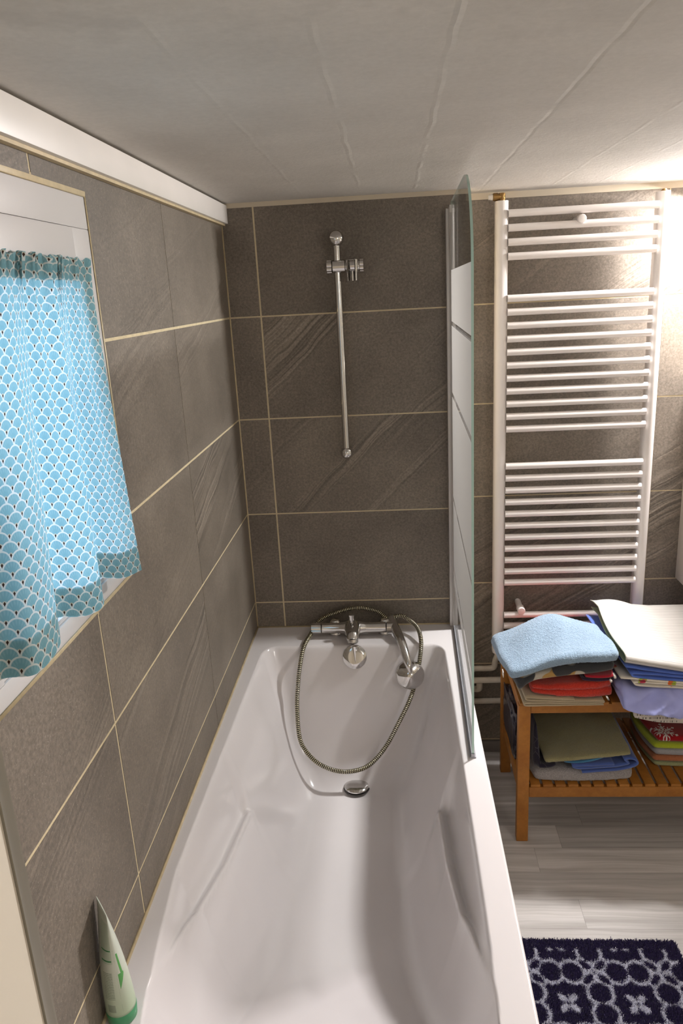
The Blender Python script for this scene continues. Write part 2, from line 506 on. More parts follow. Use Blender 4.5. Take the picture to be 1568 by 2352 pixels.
# curtain : scallop print, translucent
def mk_curtain():
    m = Mat('scallop_curtain', .9, spec=.1)
    u = m.node('ShaderNodeUVMap'); u.uv_map = 'UVMap'
    uu, vv, _ = m.xyz(sock=u.outputs[0])
    W, H = .0228, .0104
    r = W / 2 * 1.03
    row = (vv / H).floor()
    def cand(k):
        rr = row + k
        off = (rr * .5).fract() * W            # odd rows shifted half a scallop
        dx = (uu + off + W / 2).mod(W) - W / 2
        dy = vv - rr * H
        d = (dx * dx + dy * dy).sqrt()
        return dx, dy, d
    res_line = res_dot = res_dot2 = res_fan = None
    cov = None
    for k in (-1.0, 0.0, 1.0):
        dx, dy, d = cand(k)
        ins = d.lt(r)
        sel = ins if cov is None else ins * (1.0 - cov)
        cov = ins if cov is None else cov.max(ins)
        line = (d / r).mapr(.80, .88)
        dot = (((dy + .0048).abs()) * .60 + dx.abs()).lt(.00185)
        halo = (dx * dx + (dy + .0042) * (dy + .0042)).lt(.0030 ** 2)
        ang = dx.atan2((dy + .0078).max(.0003))
        ray = (ang * 26.0).sin().mapr(-1, 1) * (d / r).mapr(.25, .5)
        L_ = sel * line; D_ = sel * dot; H_ = sel * halo; F_ = sel * ray
        res_line = L_ if res_line is None else res_line + L_
        res_dot = D_ if res_dot is None else res_dot + D_
        res_dot2 = H_ if res_dot2 is None else res_dot2 + H_
        res_fan = F_ if res_fan is None else res_fan + F_
    c = m.mix(res_fan.clamp() * .30, (.20, .385, .43), (.38, .55, .58))
    c = m.mix(res_dot2.clamp() * .85, c, (.56, .53, .42))
    c = m.mix(res_line.clamp(), c, (.64, .67, .64))
    c = m.mix(res_dot.clamp(), c, (.055, .030, .022))
    tl = m.node('ShaderNodeBsdfTranslucent'); m.L(c, tl.inputs[0])
    df = m.node('ShaderNodeBsdfDiffuse'); m.L(c, df.inputs[0])
    weave = m.noise(scale=900, detail=1)
    bp = m.node('ShaderNodeBump'); bp.inputs['Strength'].default_value = .2; bp.inputs['Distance'].default_value = .001
    m.L(weave, bp.inputs['Height']); m.L(bp.outputs[0], df.inputs['Normal'])
    mx = m.node('ShaderNodeMixShader'); mx.inputs[0].default_value = .42; m.L(df.outputs[0], mx.inputs[1]); m.L(tl.outputs[0], mx.inputs[2])
    m.L(mx.outputs[0], m.out.inputs[0])
    return m.m
M['curtain'] = mk_curtain()

# ------------------------------------------------------------------ room shell (metres; floor z = 0, bath corner x = 0, y = 0)
ZL = [1.857, 1.555, 1.253, .951, .649, .347, .045]      # grout heights
CEIL = 1.867
def tiled_wall(name, axis, rect, us, zs, holes, gw, plane, out, thick, mat, streaks, gz=.0021):
    """rect (u0,u1,z0,z1); us/zs grout lines; gw(u index)->half grout; plane coordinate of the grout face; out = direction of the face"""
    mb = MB(); cols = []
    u0, u1, z0, z1 = rect
    def emit(a, b, c, d, d0, d1, mi, col):
        lo, hi = min(d0, d1), max(d0, d1)
        if axis == 'x': mb.box((a, lo, c), (b, hi, d), mi)
        else: mb.box((lo, a, c), (hi, b, d), mi)
        cols.extend([col] * 6)
    def minus(r, hs):
        rs = [r]
        for h in hs:
            o = []
            for (a, b, c, d) in rs:
                if b <= h[0] or a >= h[1] or d <= h[2] or c >= h[3]: o.append((a, b, c, d)); continue
                if a < h[0]: o.append((a, h[0], c, d))
                if b > h[1]: o.append((h[1], b, c, d))
                aa, bb = max(a, h[0]), min(b, h[1])
                if c < h[2]: o.append((aa, bb, c, h[2]))
                if d > h[3]: o.append((aa, bb, h[3], d))
            rs = o
        return rs
    for r in minus(rect, holes):
        emit(*r, plane, plane - out * thick, 1, (0, 0, 0, 1))
    rng = random.Random(5)
    U = [u0] + sorted([u for u in us if u0 < u < u1]) + [u1]
    Z = [z0] + sorted([z for z in zs if z0 < z < z1]) + [z1]
    for i in range(len(U) - 1):
        for j in range(len(Z) - 1):
            a, b, c, d = U[i], U[i + 1], Z[j], Z[j + 1]
            ga = gw(a, u0, u1); gb = gw(b, u0, u1)
            col = (streaks(.5 * (a + b), .5 * (c + d)), rng.random(), rng.random(), 1)
            for r in minus((a + ga, b - gb, c + (gz if c > z0 else 0), d - (gz if d < z1 else 0)), holes):
                emit(*r, plane + out * .0007, plane - out * .0005, 0, col)
    o = mb.build(name, [mat, M['grout']])
    ca = o.data.color_attributes.new('tile', 'FLOAT_COLOR', 'CORNER')
    arr = np.array([c for c in cols for _ in range(4)], dtype=np.float32).ravel()
    ca.data.foreach_set('color', arr)
    tag(o, kind='structure')
    return o

WIN = (-1.50, -1.006, 1.149, 1.781)
def st_left(u, z):
    if z < .649 or 1.253 < z: return .22
    if u > -.593: return 1.0 if .951 < z < 1.253 else .12
    if u > -1.191: return 1.0 if .649 < z < .951 else .15
    return .3
def gw_left(u, a, b):
    if abs(u - b) < 1e-6: return .0022
    if abs(u - a) < 1e-6: return 0.
    return .0011 if u > -.9 else .0026
wl = tiled_wall('wall_left', 'y', (-1.515, 0.0, 0.0, 1.845), [-.593, -1.191], ZL, [WIN], gw_left, 0.0, 1, .12, M['tile_y'], st_left, .0027)
def st_box(u, z):
    if u < .094: return .1
    if .951 < z < 1.555: return 1.0
    if z > 1.555: return .25
    return .1
wb = tiled_wall('wall_back_boxed', 'x', (0.0, .690, 0.0, 1.855), [.094], ZL, [], lambda u, a, b: .0024 if a + 1e-6 < u < b - 1e-6 else (.0026 if u == a else 0), 0.0, -1, .13, M['tile_x'], st_box)
def st_back(u, z):
    if z > 1.555: return .9 if u < 1.284 else 1.0
    if 1.253 > z > .951: return .9 if u > 1.284 else .3
    if z < .951: return .8
    return .15
wr = tiled_wall('wall_back', 'x', (.690, 2.40, 0.0, 1.850), [1.284, 1.886], ZL, [], lambda u, a, b: .0018 if a + 1e-6 < u < b - 1e-6 else 0, .126, -1, .10, M['tile_r'], st_back)

mb = MB(); mb.box((-.15, -3.3, -.1), (2.5, .26, 0))
tag(mb.build('floor', M['floor']), kind='structure')
mb = MB(); mb.box((-.15, -3.3, CEIL), (2.5, .26, CEIL + .12))
tag(mb.build('ceiling', M['ceiling']), kind='structure')
mb = MB(); mb.box((2.4, -3.2, 0), (2.5, .23, CEIL)); tag(mb.build('wall_right', M['cream_paint']), kind='structure')
mb = MB(); mb.box((-.12, -3.3, 0), (2.5, -3.2, CEIL)); tag(mb.build('wall_front', M['cream_paint']), kind='structure')
mb = MB(); mb.box((-.12, -3.2, 0), (.002, -1.538, CEIL)); tag(mb.build('wall_left_plaster', M['cream_paint']), kind='structure')
# cream plaster strip above the tiles
mb = MB()
mb.box((.0, -.004, 1.8545), (.693, .126, CEIL)); mb.box((.693, .121, 1.8495), (2.4, .226, CEIL))
mb.box((-.12, -1.538, 1.8455), (-.001, 0, CEIL))
tag(mb.build('trim_2', M['plaster_trim']), kind='structure')
# plastic trunking along the left wall under the ceiling
mb = MB()
mb.box((.0015, -1.538, 1.8135), (.021, -.004, 1.8625), bev=.0015)
mb.box((.0015, -1.538, 1.8085), (.012, -.003, 1.8135), mi=1)
tag(mb.build('trim_1', [M['white_pvc'], M['bead']]), kind='structure')
# vertical strip ending the tiling
mb = MB()
pts = [(-.1, -1.5145), (.0045, -1.5145), (.0060, -1.5165), (.0050, -1.520), (.0020, -1.524), (.0020, -1.531), (.0055, -1.535), (.0055, -1.538), (-.1, -1.538)]
n = len(pts)
mb.add([(x, y, 0) for x, y in pts] + [(x, y, 1.845) for x, y in pts], [(i, (i + 1) % n, n + (i + 1) % n, n + i) for i in range(n)] + [tuple(range(n - 1, -1, -1)), tuple(range(n, 2 * n))])
tag(mb.build('trim_3', M['strip']), kind='structure')
mb = MB(); mb.box((.692, .113, 0), (2.4, .1255, .043), bev=.002)
tag(mb.build('baseboard_back', M['baseboard']), kind='structure')
# silicone bead round the window and along the bath
mb = MB()
yl, yh, zl, zh = WIN
for a, b in (((yl, zl), (yh, zl)), ((yh, zl), (yh, zh)), ((yh, zh), (yl, zh))):
    w = .0115 if a[1] == b[1] == zl else (.013 if a[1] == b[1] else .009)
    mb.tube([(.0008, a[0], a[1]), (.0008, b[0], b[1])], [w * .5] * 2, 8)
for k in range(len(mb.v)):
    x, y, z = mb.v[k]; mb.v[k] = (-.0002 + (x - .0008) * .16, y, z)
o = mb.build('trim_4', M['bead'], smooth=True); tag(o, kind='structure')
mb = MB()
mb.tube([(.0022, -.002, .5618), (.0022, -1.513, .5618)], .0032, 8)
mb.tube([(.002, -.0022, .5615), (.640, -.0022, .5615)], .0024, 8)
mb.tube([(.0015, -.0015, .565), (.0015, -.0015, 1.808)], .0026, 8)
tag(mb.build('trim_5', M['bead'], smooth=True), kind='structure')

# window
win = empty('window_1', (0, -1.25, 1.149)); tag(win, kind='structure')
def loc(mb, o):
    ox, oy, oz = o.location
    mb.v = [(x - ox, y - oy, z - oz) for x, y, z in mb.v]
    return mb
mb = MB()
fy0, fy1, fz0, fz1 = -1.4985, -1.0063, 1.1495, 1.7805
gy0, gy1, gz0, gz1 = -1.462, -1.090, 1.190, 1.648
mb.box((-.075, fy0, fz0), (-.001, fy1, gz0 - .008), bev=.002)
mb.box((-.075, fy0, 1.7265), (-.001, fy1, fz1), bev=.002)
mb.box((-.075, gy1 + .010, gz0 - .008), (-.001, fy1, 1.7265), bev=.002)
mb.box((-.075, fy0, gz0 - .008), (-.001, gy0 - .010, 1.7265), bev=.002)
loc(mb, win).build('window_frame', M['window_pvc'], win)
mb = MB()
mb.box((-.062, gy0 - .010, gz1), (.003, gy1 + .010, 1.7260), bev=.004)
mb.box((-.062, gy0 - .010, gz0 - .0075), (-.004, gy1 + .010, gz0), bev=.002)
mb.box((-.062, gy1, gz0), (-.004, gy1 + .010, gz1), bev=.002)
mb.box((-.062, gy0 - .010, gz0), (-.004, gy0, gz1), bev=.002)
loc(mb, win).build('window_sash', M['window_pvc'], win)
mb = MB(); mb.box((-.013, gy0, gz0), (-.009, gy1, gz1))
loc(mb, win).build('window_glass', M['pane'], win)

# ------------------------------------------------------------------ bathtub
RIM = .560
def smin(a, b, k): return np.minimum(a, b) - np.maximum(k - np.abs(a - b), 0) ** 2 / (4 * k)
def edge(e, s, r=.008):
    ee = np.maximum(e, 0)
    return np.where(e < 0, s * e, s * (np.sqrt(ee * ee + r * r) - r))
LY = [-1.7, -1.52, -1.34, -1.085, -.45, -.14, 0]; LX = [.10, .075, .048, .026, .037, .045, .048]
RX = [.575, .60, .607, .608, .609, .606, .604]
CY = [-1.7, -1.335, -1.15, -1.10, -.924, -.70]; CD = [0, 0.0, .066, .088, .130, .165]; CE = [.0, .004, .030, .039, .052, .058]
def sidewall(e, y):
    foot = edge(e, 3.6)
    dl = np.interp(y, CY, CD); ec = np.interp(y, CY, CE)
    up = smin(edge(e, 6.0), dl + .12 * e, .03)
    arm = np.maximum(up, dl + (.385 - dl) / (.112 - ec) * (e - ec))
    arm = arm - .011 * np.clip(dl / .06, 0, 1) * np.exp(-((e - ec) / .011) ** 2)      # raised lip of the armrest
    w = np.clip((y + .720) / .045, 0, 1); w = w * w * (3 - 2 * w)
    return arm * (1 - w) + foot * w
def tub_depth(x, y):
    xl = np.interp(y, LY, LX); xr = np.interp(y, LY, RX)
    d = smin(sidewall(x - xl, y), sidewall(xr - x, y), .16)
    d = smin(d, edge(-.142 - y, 3.0), .14)
    d = smin(d, edge(y + 1.545, .78, .02), .14)
    d = smin(d, .390 + 0 * d, .22)
    return np.maximum(d, 0)
tub = empty('bathtub', (.33, -.80, 0))
tag(tub, 'white acrylic built-in bathtub with moulded armrests along the tiled left wall', 'bathtub')
NX, NY = 265, 320
gx = np.linspace(.0035, .656, NX); gy = np.linspace(-.0035, -1.60, NY)
GX, GY = np.meshgrid(gx, gy)
GZ = RIM - tub_depth(GX, GY)
V = np.stack([GX, GY, GZ], -1).reshape(-1, 3)
idx = np.arange(NX * NY).reshape(NY, NX)
F = np.stack([idx[:-1, :-1], idx[1:, :-1], idx[1:, 1:], idx[:-1, 1:]], -1).reshape(-1, 4)
verts = [tuple(v) for v in V]; faces = [tuple(f) for f in F]
prev = list(idx[:, -1])                         # rolled outer lip on the open side
for (dx, dz) in ((.002, -.0006), (.0035, -.0025), (.0041, -.006), (.0041, -.040), (.0005, -.0405), (.0005, -.008)):
    cur = []
    for j in range(NY):
        b = verts[idx[j, -1]]; cur.append(len(verts)); verts.append((b[0] + dx, b[1], RIM + dz))
    for j in range(NY - 1): faces.append((prev[j], prev[j + 1], cur[j + 1], cur[j]))
    prev = cur
ox, oy, oz = tub.location
verts = [(x - ox, y - oy, z - oz) for x, y, z in verts]
mesh_obj('basin', verts, faces, M['acrylic'], tub)
mb = MB(); mb.box((.638, -1.60, .0), (.653, -.004, .519), bev=.003)
loc(mb, tub).build('side_panel', M['panel'], tub)
# overflow cover with turning fin
mb = MB()
on = Vector((0, -.93, .37)).normalized(); oc = Vector((.329, -.1600, .529))
mb.lathe(oc - on * .006, on, [(0, .0365), (.004, .0375), (.009, .0365), (.0120, .032), (.0135, .02), (.0138, .001)], 40)
up_t = Vector((0, .37, .93))
rt = Vector((1, 0, 0))
vs = []
for (a, b, h) in ((-.006, .034, .010), (.010, .034, .010), (.002, -.020, .011), (-.002, .032, .026), (.005, .032, .026), (.003, -.016, .017)):
    vs.append(oc - on * .006 + rt * a + up_t * b + on * (h + .003))
mb.add(vs, [(0, 2, 1), (3, 4, 5), (0, 1, 4, 3), (1, 2, 5, 4), (2, 0, 3, 5)])
loc(mb, tub).build('overflow_cover', M['chrome'], tub)
mb = MB()
dc = (.326, -.322, .1755)
mb.lathe(dc, (0, 0, 1), [(0, .0395), (.0015, .0397), (.0028, .0385), (.0028, .034)], 40, mi=1)
mb.lathe(dc, (0, 0, 1), [(.0025, .0340), (.0060, .0368), (.0095, .0360), (.0130, .031), (.0160, .020), (.0172, .001)], 40)
loc(mb, tub).build('drain_plug', [M['chrome'], M['chrome_dark']], tub)

# ------------------------------------------------------------------ bath mixer
tap = empty('bath_mixer_tap', (.322, -.05, RIM))
tag(tap, 'chrome bar mixer tap with short spout standing on the far rim of the bath', 'tap')
bz, by = .590, -.080
mb = MB()
mb.lathe((.224, by, bz), (1, 0, 0), [(0, .0150), (.001, .0170), (.055, .0170), (.058, .0175), (.070, .0200), (.084, .0235), (.098, .0250), (.112, .0235), (.126, .0200), (.138, .0175), (.142, .0170), (.2025, .0170), (.2035, .0150)], 32)
loc(mb, tap).build('body', M['chrome'], tap)
mb = MB()
sp = bez([(.322, -.086, .594), (.3225, -.110, .5935), (.324, -.133, .590), (.325, -.148, .5835), (.3255, -.1555, .5785)], 6)
nn = len(sp)
mb.tube(sp, [.0262 - .0095 * (i / (nn - 1)) ** 1.5 for i in range(nn)], 28)
loc(mb, tap).build('spout', M['chrome'], tap)
mb = MB()
mb.lathe((.3254, -.1520, .5835), (.05, -.42, -1), [(0, .0166), (.0085, .0164), (.0095, .0150), (.0100, .0150)], 24)
loc(mb, tap).build('aerator', M['steel'], tap)
mb = MB()
mb.lathe((.3215, -.104, .608), (0, 0, 1), [(0, .007), (.010, .007), (.0101, .0048), (.020, .0048), (.0205, .0085), (.034, .0085), (.0345, .0098), (.038, .0098), (.0385, .008), (.0392, .001)], 20)
loc(mb, tap).build('diverter_knob', M['chrome'], tap)
for (x0, x1, s) in ((.1900, .2225, -1), (.4290, .4575, 1)):
    mb = MB(); n = 40
    prof = [(0, .0160), (.0012, .0176), (x1 - x0 - .0012, .0176), (x1 - x0, .0160)]
    vs, fs = [], []
    for h, r in prof:
        for k in range(n):
            a = 2 * PI * k / n
            rr = r * (1 - (.09 if (k % 10) in (0,) else 0))
            vs.append((x0 + h, by + math.cos(a) * rr, bz + math.sin(a) * rr))
    for i in range(3):
        for k in range(n):
            fs.append((i * n + k, i * n + (k + 1) % n, (i + 1) * n + (k + 1) % n, (i + 1) * n + k))
    fs += [tuple(range(n - 1, -1, -1)), tuple(3 * n + k for k in range(n))]
    mb.add(vs, fs)
    loc(mb, tap).build('handle', M['chrome'], tap)
for px in (.265, .424):
    mb = MB()
    mb.lathe((px, -.054, RIM + .0005), (0, 0, 1), [(0, .0240), (.006, .0240), (.009, .0225), (.0095, .020), (.034, .0190), (.040, .0180), (.047, .013), (.049, .001)], 32)
    mb.tube([(px, -.050, .590), (px, -.070, .590)], .0135, 16)
    loc(mb, tap).build('pillar_union', M['chrome'], tap)
mb = MB()                                                     # little cradle for the hand shower at the right end
mb.tube([(.440, -.060, .594), (.447, -.052, .598)], .0110, 16)
mb.lathe((.4420, -.0535, .580), (.25, .15, .9), [(0, .0110), (.001, .0150), (.020, .0158), (.021, .0120)], 20)
loc(mb, tap).build('shower_cradle', M['chrome'], tap)

# ------------------------------------------------------------------ hand shower
hs = empty('hand_shower', (.496, -.20, .493))
tag(hs, 'chrome hand shower with ribbed metal hose hanging from the mixer into the bath', 'shower head')
ha = Vector((.02, -.80, .60)).normalized()
hc = Vector((.4965, -.205, .4905))
mb = MB()
mb.lathe(hc - ha * .010, ha, [(-.004, .030), (-.003, .040), (.002, .0440), (.006, .0445), (.011, .0425), (.018, .0350), (.025, .0245), (.031, .0150), (.034, .006), (.0345, .001)], 40)
loc(mb, hs).build('head', M['chrome'], hs)
mb = MB()
hp = bez([(.4445, -.0520, .607), (.4530, -.0800, .594), (.4665, -.1260, .5815), (.4810, -.1720, .5580), (.4930, -.2105, .5290), (.4985, -.2235, .5080)], 6)
nn = len(hp)
mb.tube(hp, [.0118 + .0030 * math.sin(PI * min(1, i / (nn - 1) * 1.25)) - (.006 * max(0, (i / (nn - 1) - .8) / .2)) for i in range(nn)], 24)
loc(mb, hs).build('handle', M['chrome'], hs)
mb = MB()
mb.lathe(hc - ha * .0145, -ha, [(-.001, .037), (.0008, .0375), (.0016, .030), (.002, .001)], 32)
loc(mb, hs).build('spray_plate', M['plastic_white'], hs)
# ribbed hose : one continuous metal tube
hose = [(0.43, -0.047, 0.604), (0.399, -0.03, 0.622), (0.336, -0.026, 0.634), (0.265, -0.028, 0.619), (0.214, -0.044, 0.6), (0.19, -0.089, 0.577), (0.172, -0.154, 0.562), (0.16, -0.19, 0.511), (0.1532, -0.2114, 0.4572), (0.1506, -0.2402, 0.4057), (0.1577, -0.2816, 0.3264), (0.1804, -0.304, 0.2876), (0.2197, -0.3212, 0.2576), (0.2721, -0.33, 0.2405), (0.324, -0.33, 0.241), (0.3701, -0.3222, 0.2576), (0.417, -0.298, 0.2999), (0.4582, -0.2649, 0.3601), (0.4909, -0.2368, 0.4138), (0.5099, -0.2115, 0.4563), (0.524, -0.182, 0.5), (0.533, -0.164, 0.553), (0.534, -0.139, 0.578), (0.526, -0.096, 0.592), (0.505, -0.06, 0.6), (0.478, -0.044, 0.611), (0.452, -0.045, 0.608)]
path = bez(hose, 12)
def resample(P, step):
    out = [P[0]]; acc = 0
    for a, b in zip(P[:-1], P[1:]):
        L = (b - a).length; d = step - acc
        while d <= L:
            out.append(a.lerp(b, d / L)); d += step
        acc = L - (d - step)
    return out
hp = resample(path, .0007)
pitch = 8
rad = [(.0060, .0066, .0071, .0072, .0071, .0066, .0060, .0057)[i % pitch] for i in range(len(hp))]
mb = MB(); mb.tube(hp, rad, 12)
nseg = len(hp) - 1
mb.m = [(1 if ((k // 12) % pitch) in (0, 5, 6, 7) and k < nseg * 12 else 0) for k in range(len(mb.f))]
o = loc(mb, hs).build('hose', [M['hose'], M['hose_gap']], hs, smooth=True)

# ------------------------------------------------------------------ shower rail
rail = empty('shower_rail', (.3285, 0, 1.452))
tag(rail, 'chrome vertical shower slide rail screwed to the dark tiled wall above the mixer', 'shower rail')
ry = -.052
mb = MB(); mb.tube([(.3285, ry, 1.160), (.3285, ry, 1.752)], .0100, 24)
loc(mb, rail).build('rail', M['chrome'], rail)
for z, r in ((1.755, .0218), (1.150, .0185)):
    mb = MB()
    prof = [(r * -math.cos(PI * k / 16), r * math.sin(PI * k / 16)) for k in range(17)]
    mb.lathe((.3285, ry, z), (0, 0, 1), prof, 32)
    mb.tube([(.3285, ry + .010, z), (.3285, -.0018, z)], [.0115, .0150], 20)
    loc(mb, rail).build('end_bracket', M['chrome'], rail)
cz = 1.681
mb = MB()
mb.lathe((.315, ry - .002, cz), (1, 0, 0), [(0, .0165), (.001, .0178), (.0345, .0178), (.0355, .0165)], 32)
loc(mb, rail).build('slider', M['chrome'], rail)
def knurl(x0, x1, r, cx_y, cx_z):
    mb = MB(); n = 36; vs, fs = [], []
    prof = [(x0, .8), (x0 + .002, 1), (x1 - .002, 1), (x1, .8)]
    for h, q in prof:
        for k in range(n):
            a = 2 * PI * k / n
            rr = r * q * (1 - .16 * max(0, math.cos(6 * a)))
            vs.append((h, cx_y + math.cos(a) * rr, cx_z + math.sin(a) * rr))
    for i in range(3):
        for k in range(n): fs.append((i * n + k, i * n + (k + 1) % n, (i + 1) * n + (k + 1) % n, (i + 1) * n + k))
    fs += [tuple(range(n - 1, -1, -1)), tuple(3 * n + k for k in range(n))]
    mb.add(vs, fs); return mb
loc(knurl(.2975, .3145, .0190, ry - .002, cz), rail).build('knob', M['chrome'], rail)
loc(knurl(.3895, .4035, .0185, ry - .002, cz), rail).build('knob', M['chrome'], rail)
mb = MB()                                                      # U-shaped fork that takes the handset
fx, fy = .3705, ry - .012
prof = []
a0 = R(-55); a1 = R(235)
for k in range(25):
    a = a0 + (a1 - a0) * k / 24
    prof.append((math.cos(a), math.sin(a)))
vs, fs = [], []
for z in (cz + .016, cz - .040):
    for r in (.0180, .0120):
        rr = r * (1.0 if z > cz else .86)
        for c, s_ in prof: vs.append((fx + c * rr, fy + s_ * rr, z))
n = len(prof)
for k in range(n - 1):
    fs += [(k, k + 1, 2 * n + k + 1, 2 * n + k), (n + k, 3 * n + k, 3 * n + k + 1, n + k + 1), (k, n + k, n + k + 1, k + 1), (2 * n + k, 2 * n + k + 1, 3 * n + k + 1, 3 * n + k)]
fs += [(0, 2 * n, 3 * n, n), (n - 1, 2 * n - 1, 4 * n - 1, 3 * n - 1)]
mb.add(vs, fs)
mb.lathe((.352, ry - .002, cz), (1, 0, 0), [(0, .0150), (.038, .0150)], 24)
loc(mb, rail).build('handset_fork', M['chrome'], rail)

# ------------------------------------------------------------------ glass bath screen
scr = empty('bath_screen', (.642, -.02, .565))
tag(scr, 'hinged glass bath screen with frosted bands and a rounded top corner', 'shower screen')
def gpt(s, off):   # s = distance from wall, off = sideways
    t = s / .711
    return (.6475 - .0165 * t + off, -.022 - s)
outline = [(.012, .572), (.709, .572)]
rr = .19; zt = 1.832
outline += [(.709 - rr + rr * math.cos(a), zt - rr + rr * math.sin(a)) for a in [PI / 2 * k / 16 for k in range(17)]]
outline += [(.012, zt)]
vs = []
for off in (-.0026, .0026):
    for s, z in outline:
        x, y = gpt(s, off); vs.append((x, y, z))
n = len(outline)
mb = MB()
mb.add(vs, [tuple(range(n - 1, -1, -1)), tuple(range(n, 2 * n))], 0)
b0 = 0
mb.f += [(i, (i + 1) % n, n + (i + 1) % n, n + i) for i in range(n)]; mb.m += [1] * n
def locw(mb, o): return loc(mb, o)
# glass keeps world-height coordinates for its etched bands: object sits at the origin of the wall
gl = MB(); gl.v, gl.f, gl.m = mb.v, mb.f, mb.m
pane = gl.build('glass_pane', [M['glass'], M['glass_edge']], scr, smooth=False)
pane.matrix_parent_inverse = Matrix.Translation(-scr.location)
mb = MB()
mb.box((.6325, -.030, .566), (.6420, -.0018, 1.817), bev=.0015)
mb.box((.6405, -.036, .540 + .024), (.6565, -.010, 1.822), bev=.003)
mb.tube([(.6480, -.0385, .566), (.6480, -.0385, 1.8225)], .0058, 16)
loc(mb, scr).build('wall_profile', M['profile'], scr)
mb = MB()
mb.tube([(.6480, -.0385, 1.8060), (.6480, -.0385, 1.8250)], .0066, 16)
loc(mb, scr).build('hinge_cap', M['plastic_white'], scr)
mb = MB()
for a, b, w, z0, z1 in ((.02, .709, .0042, .5625, .5745), (.02, .709, .0075, .5608, .5635)):
    (x0, y0), (x1, y1) = gpt(a, 0), gpt(b, 0)
    vs = [(x0 - w, y0, z0), (x0 + w, y0, z0), (x1 + w, y1, z0), (x1 - w, y1, z0), (x0 - w * .9, y0, z1), (x0 + w * .9, y0, z1), (x1 + w * .9, y1, z1), (x1 - w * .9, y1, z1)]
    mb.add(vs, [(0, 3, 2, 1), (4, 5, 6, 7), (0, 1, 5, 4), (1, 2, 6, 5), (2, 3, 7, 6), (3, 0, 4, 7)])
loc(mb, scr).build('seal_strip', M['seal'], scr)

# ------------------------------------------------------------------ towel radiator
rad_ = empty('towel_radiator', (1.02, .065, .44))
tag(rad_, 'tall white ladder towel radiator fixed to the tiled wall behind the towels', 'radiator')
for x0, x1 in ((.780, .8165), (1.2285, 1.2640)):
    mb = MB(); prof = []
    cx = (x0 + x1) / 2; hw = (x1 - x0) / 2
    for k in range(33):
        a = PI + PI * k / 32
        prof.append((cx + hw * math.cos(a), .068 + .018 * math.sin(a)))
    prof += [(x1, .084), (x1 - .003, .087), (x0 + .003, .087), (x0, .084)]
    n = len(prof)
    mb.add([(x, y, z) for z in (.420, 1.837) for x, y in prof], [(i, (i + 1) % n, n + (i + 1) % n, n + i) for i in range(n)] + [tuple(range(n - 1, -1, -1)), tuple(range(n, 2 * n))])
    loc(mb, rad_).build('post', M['enamel'], rad_)
zs = [1.802 - .0388 * k for k in range(4)] + [1.569 - .03865 * k for k in range(11)] + [1.066 - .03888 * k for k in range(11)] + [.562 - .0385 * k for k in range(4)]
mb = MB(); mb.tube([(.8150, .054, 0), (1.2300, .054, 0)], .0105, 20)
mb.v = [(x - 1.02, y - .065, z - .44) for x, y, z in mb.v]
bar0 = mb.build('rail', M['enamel'], rad_)
for i, z in enumerate(zs):
    o = bar0 if i == 0 else bar0.copy()
    if i: C.objects.link(o); o.parent = rad_
    o.location = (0, 0, z)
for x, z in ((1.018, 1.7815), (.870, .586)):
    mb = MB()
    mb.lathe((x, .1225, z - .006), (0, -1, .0), [(0, .0105), (.040, .0100), (.052, .0090), (.0521, .0125), (.080, .0128), (.084, .0110), (.085, .001)], 20)
    loc(mb, rad_).build('wall_bracket', M['enamel'], rad_)
mb = MB()
mb.lathe((.7985, .068, 1.8365), (0, 0, 1), [(0, .008), (.004, .008), (.006, .0095), (.020, .0095), (.0215, .0085), (.022, .001)], 20)
mb.lathe((.806, .068, 1.8485), (-1, 0, 0), [(0, .008), (.020, .0095), (.0201, .0108), (.032, .0108), (.0321, .0095), (.034, .0090)], 20)
loc(mb, rad_).build('air_vent', M['brass'], rad_)
mb = MB(); mb.lathe((.7720, .068, 1.8485), (-1, 0, 0), [(0, .0085), (.006, .0085), (.0062, .007), (.012, .007), (.0125, .001)], 18)
loc(mb, rad_).build('vent_cap', M['plastic_white'], rad_)
mb = MB(); mb.lathe((1.247, .068, 1.8365), (0, 0, 1), [(0, .010), (.003, .010), (.0035, .006), (.007, .006)], 18)
loc(mb, rad_).build('end_plug', M['brass'], rad_)

# heating pipes behind the screen and bench
def pipe(name, pts, r, label, mat='pipe_white', n=8):
    mb = MB(); mb.tube(bez(pts, n), r, 18)
    o = mb.build(name, M[mat], smooth=True); tag(o, label, 'pipe'); return o
pipe('heating_pipe', [(.700, .078, .308), (.84, .078, .309), (1.05, .078, .310), (1.35, .078, .311), (2.0, .078, .312)], .0105, 'straight white painted heating pipe, the front one low on the wall beside the bath')
pipe('heating_pipe', [(.735, .090, .224), (.735, .086, .276), (.733, .090, .292), (.722, .100, .298), (.697, .104, .297)] if False else [(.7050, .112, .258), (.728, .1050, .259), (.7385, .0960, .266), (.7395, .090, .280), (.7395, .088, .2965)], .0110, 'short bent white pipe elbow below the front heating pipe beside the bath')
pipe('heating_pipe', [(.705, .112, .318), (.7150, .112, .330), (.728, .112, .3345), (.76, .112, .3350), (.786, .112, .337), (.793, .109, .346), (.7945, .100, .372), (.7970, .075, .400), (.7985, .068, .4195)], .0100, 'bent white pipe rising into the left foot of the radiator')
pipe('heating_pipe', [(.700, .1155, .205), (.9, .1155, .206), (1.3, .1155, .207), (2.0, .1155, .208)], .0100, 'thin white pipe low on the back wall, lowest of the heating pipes')

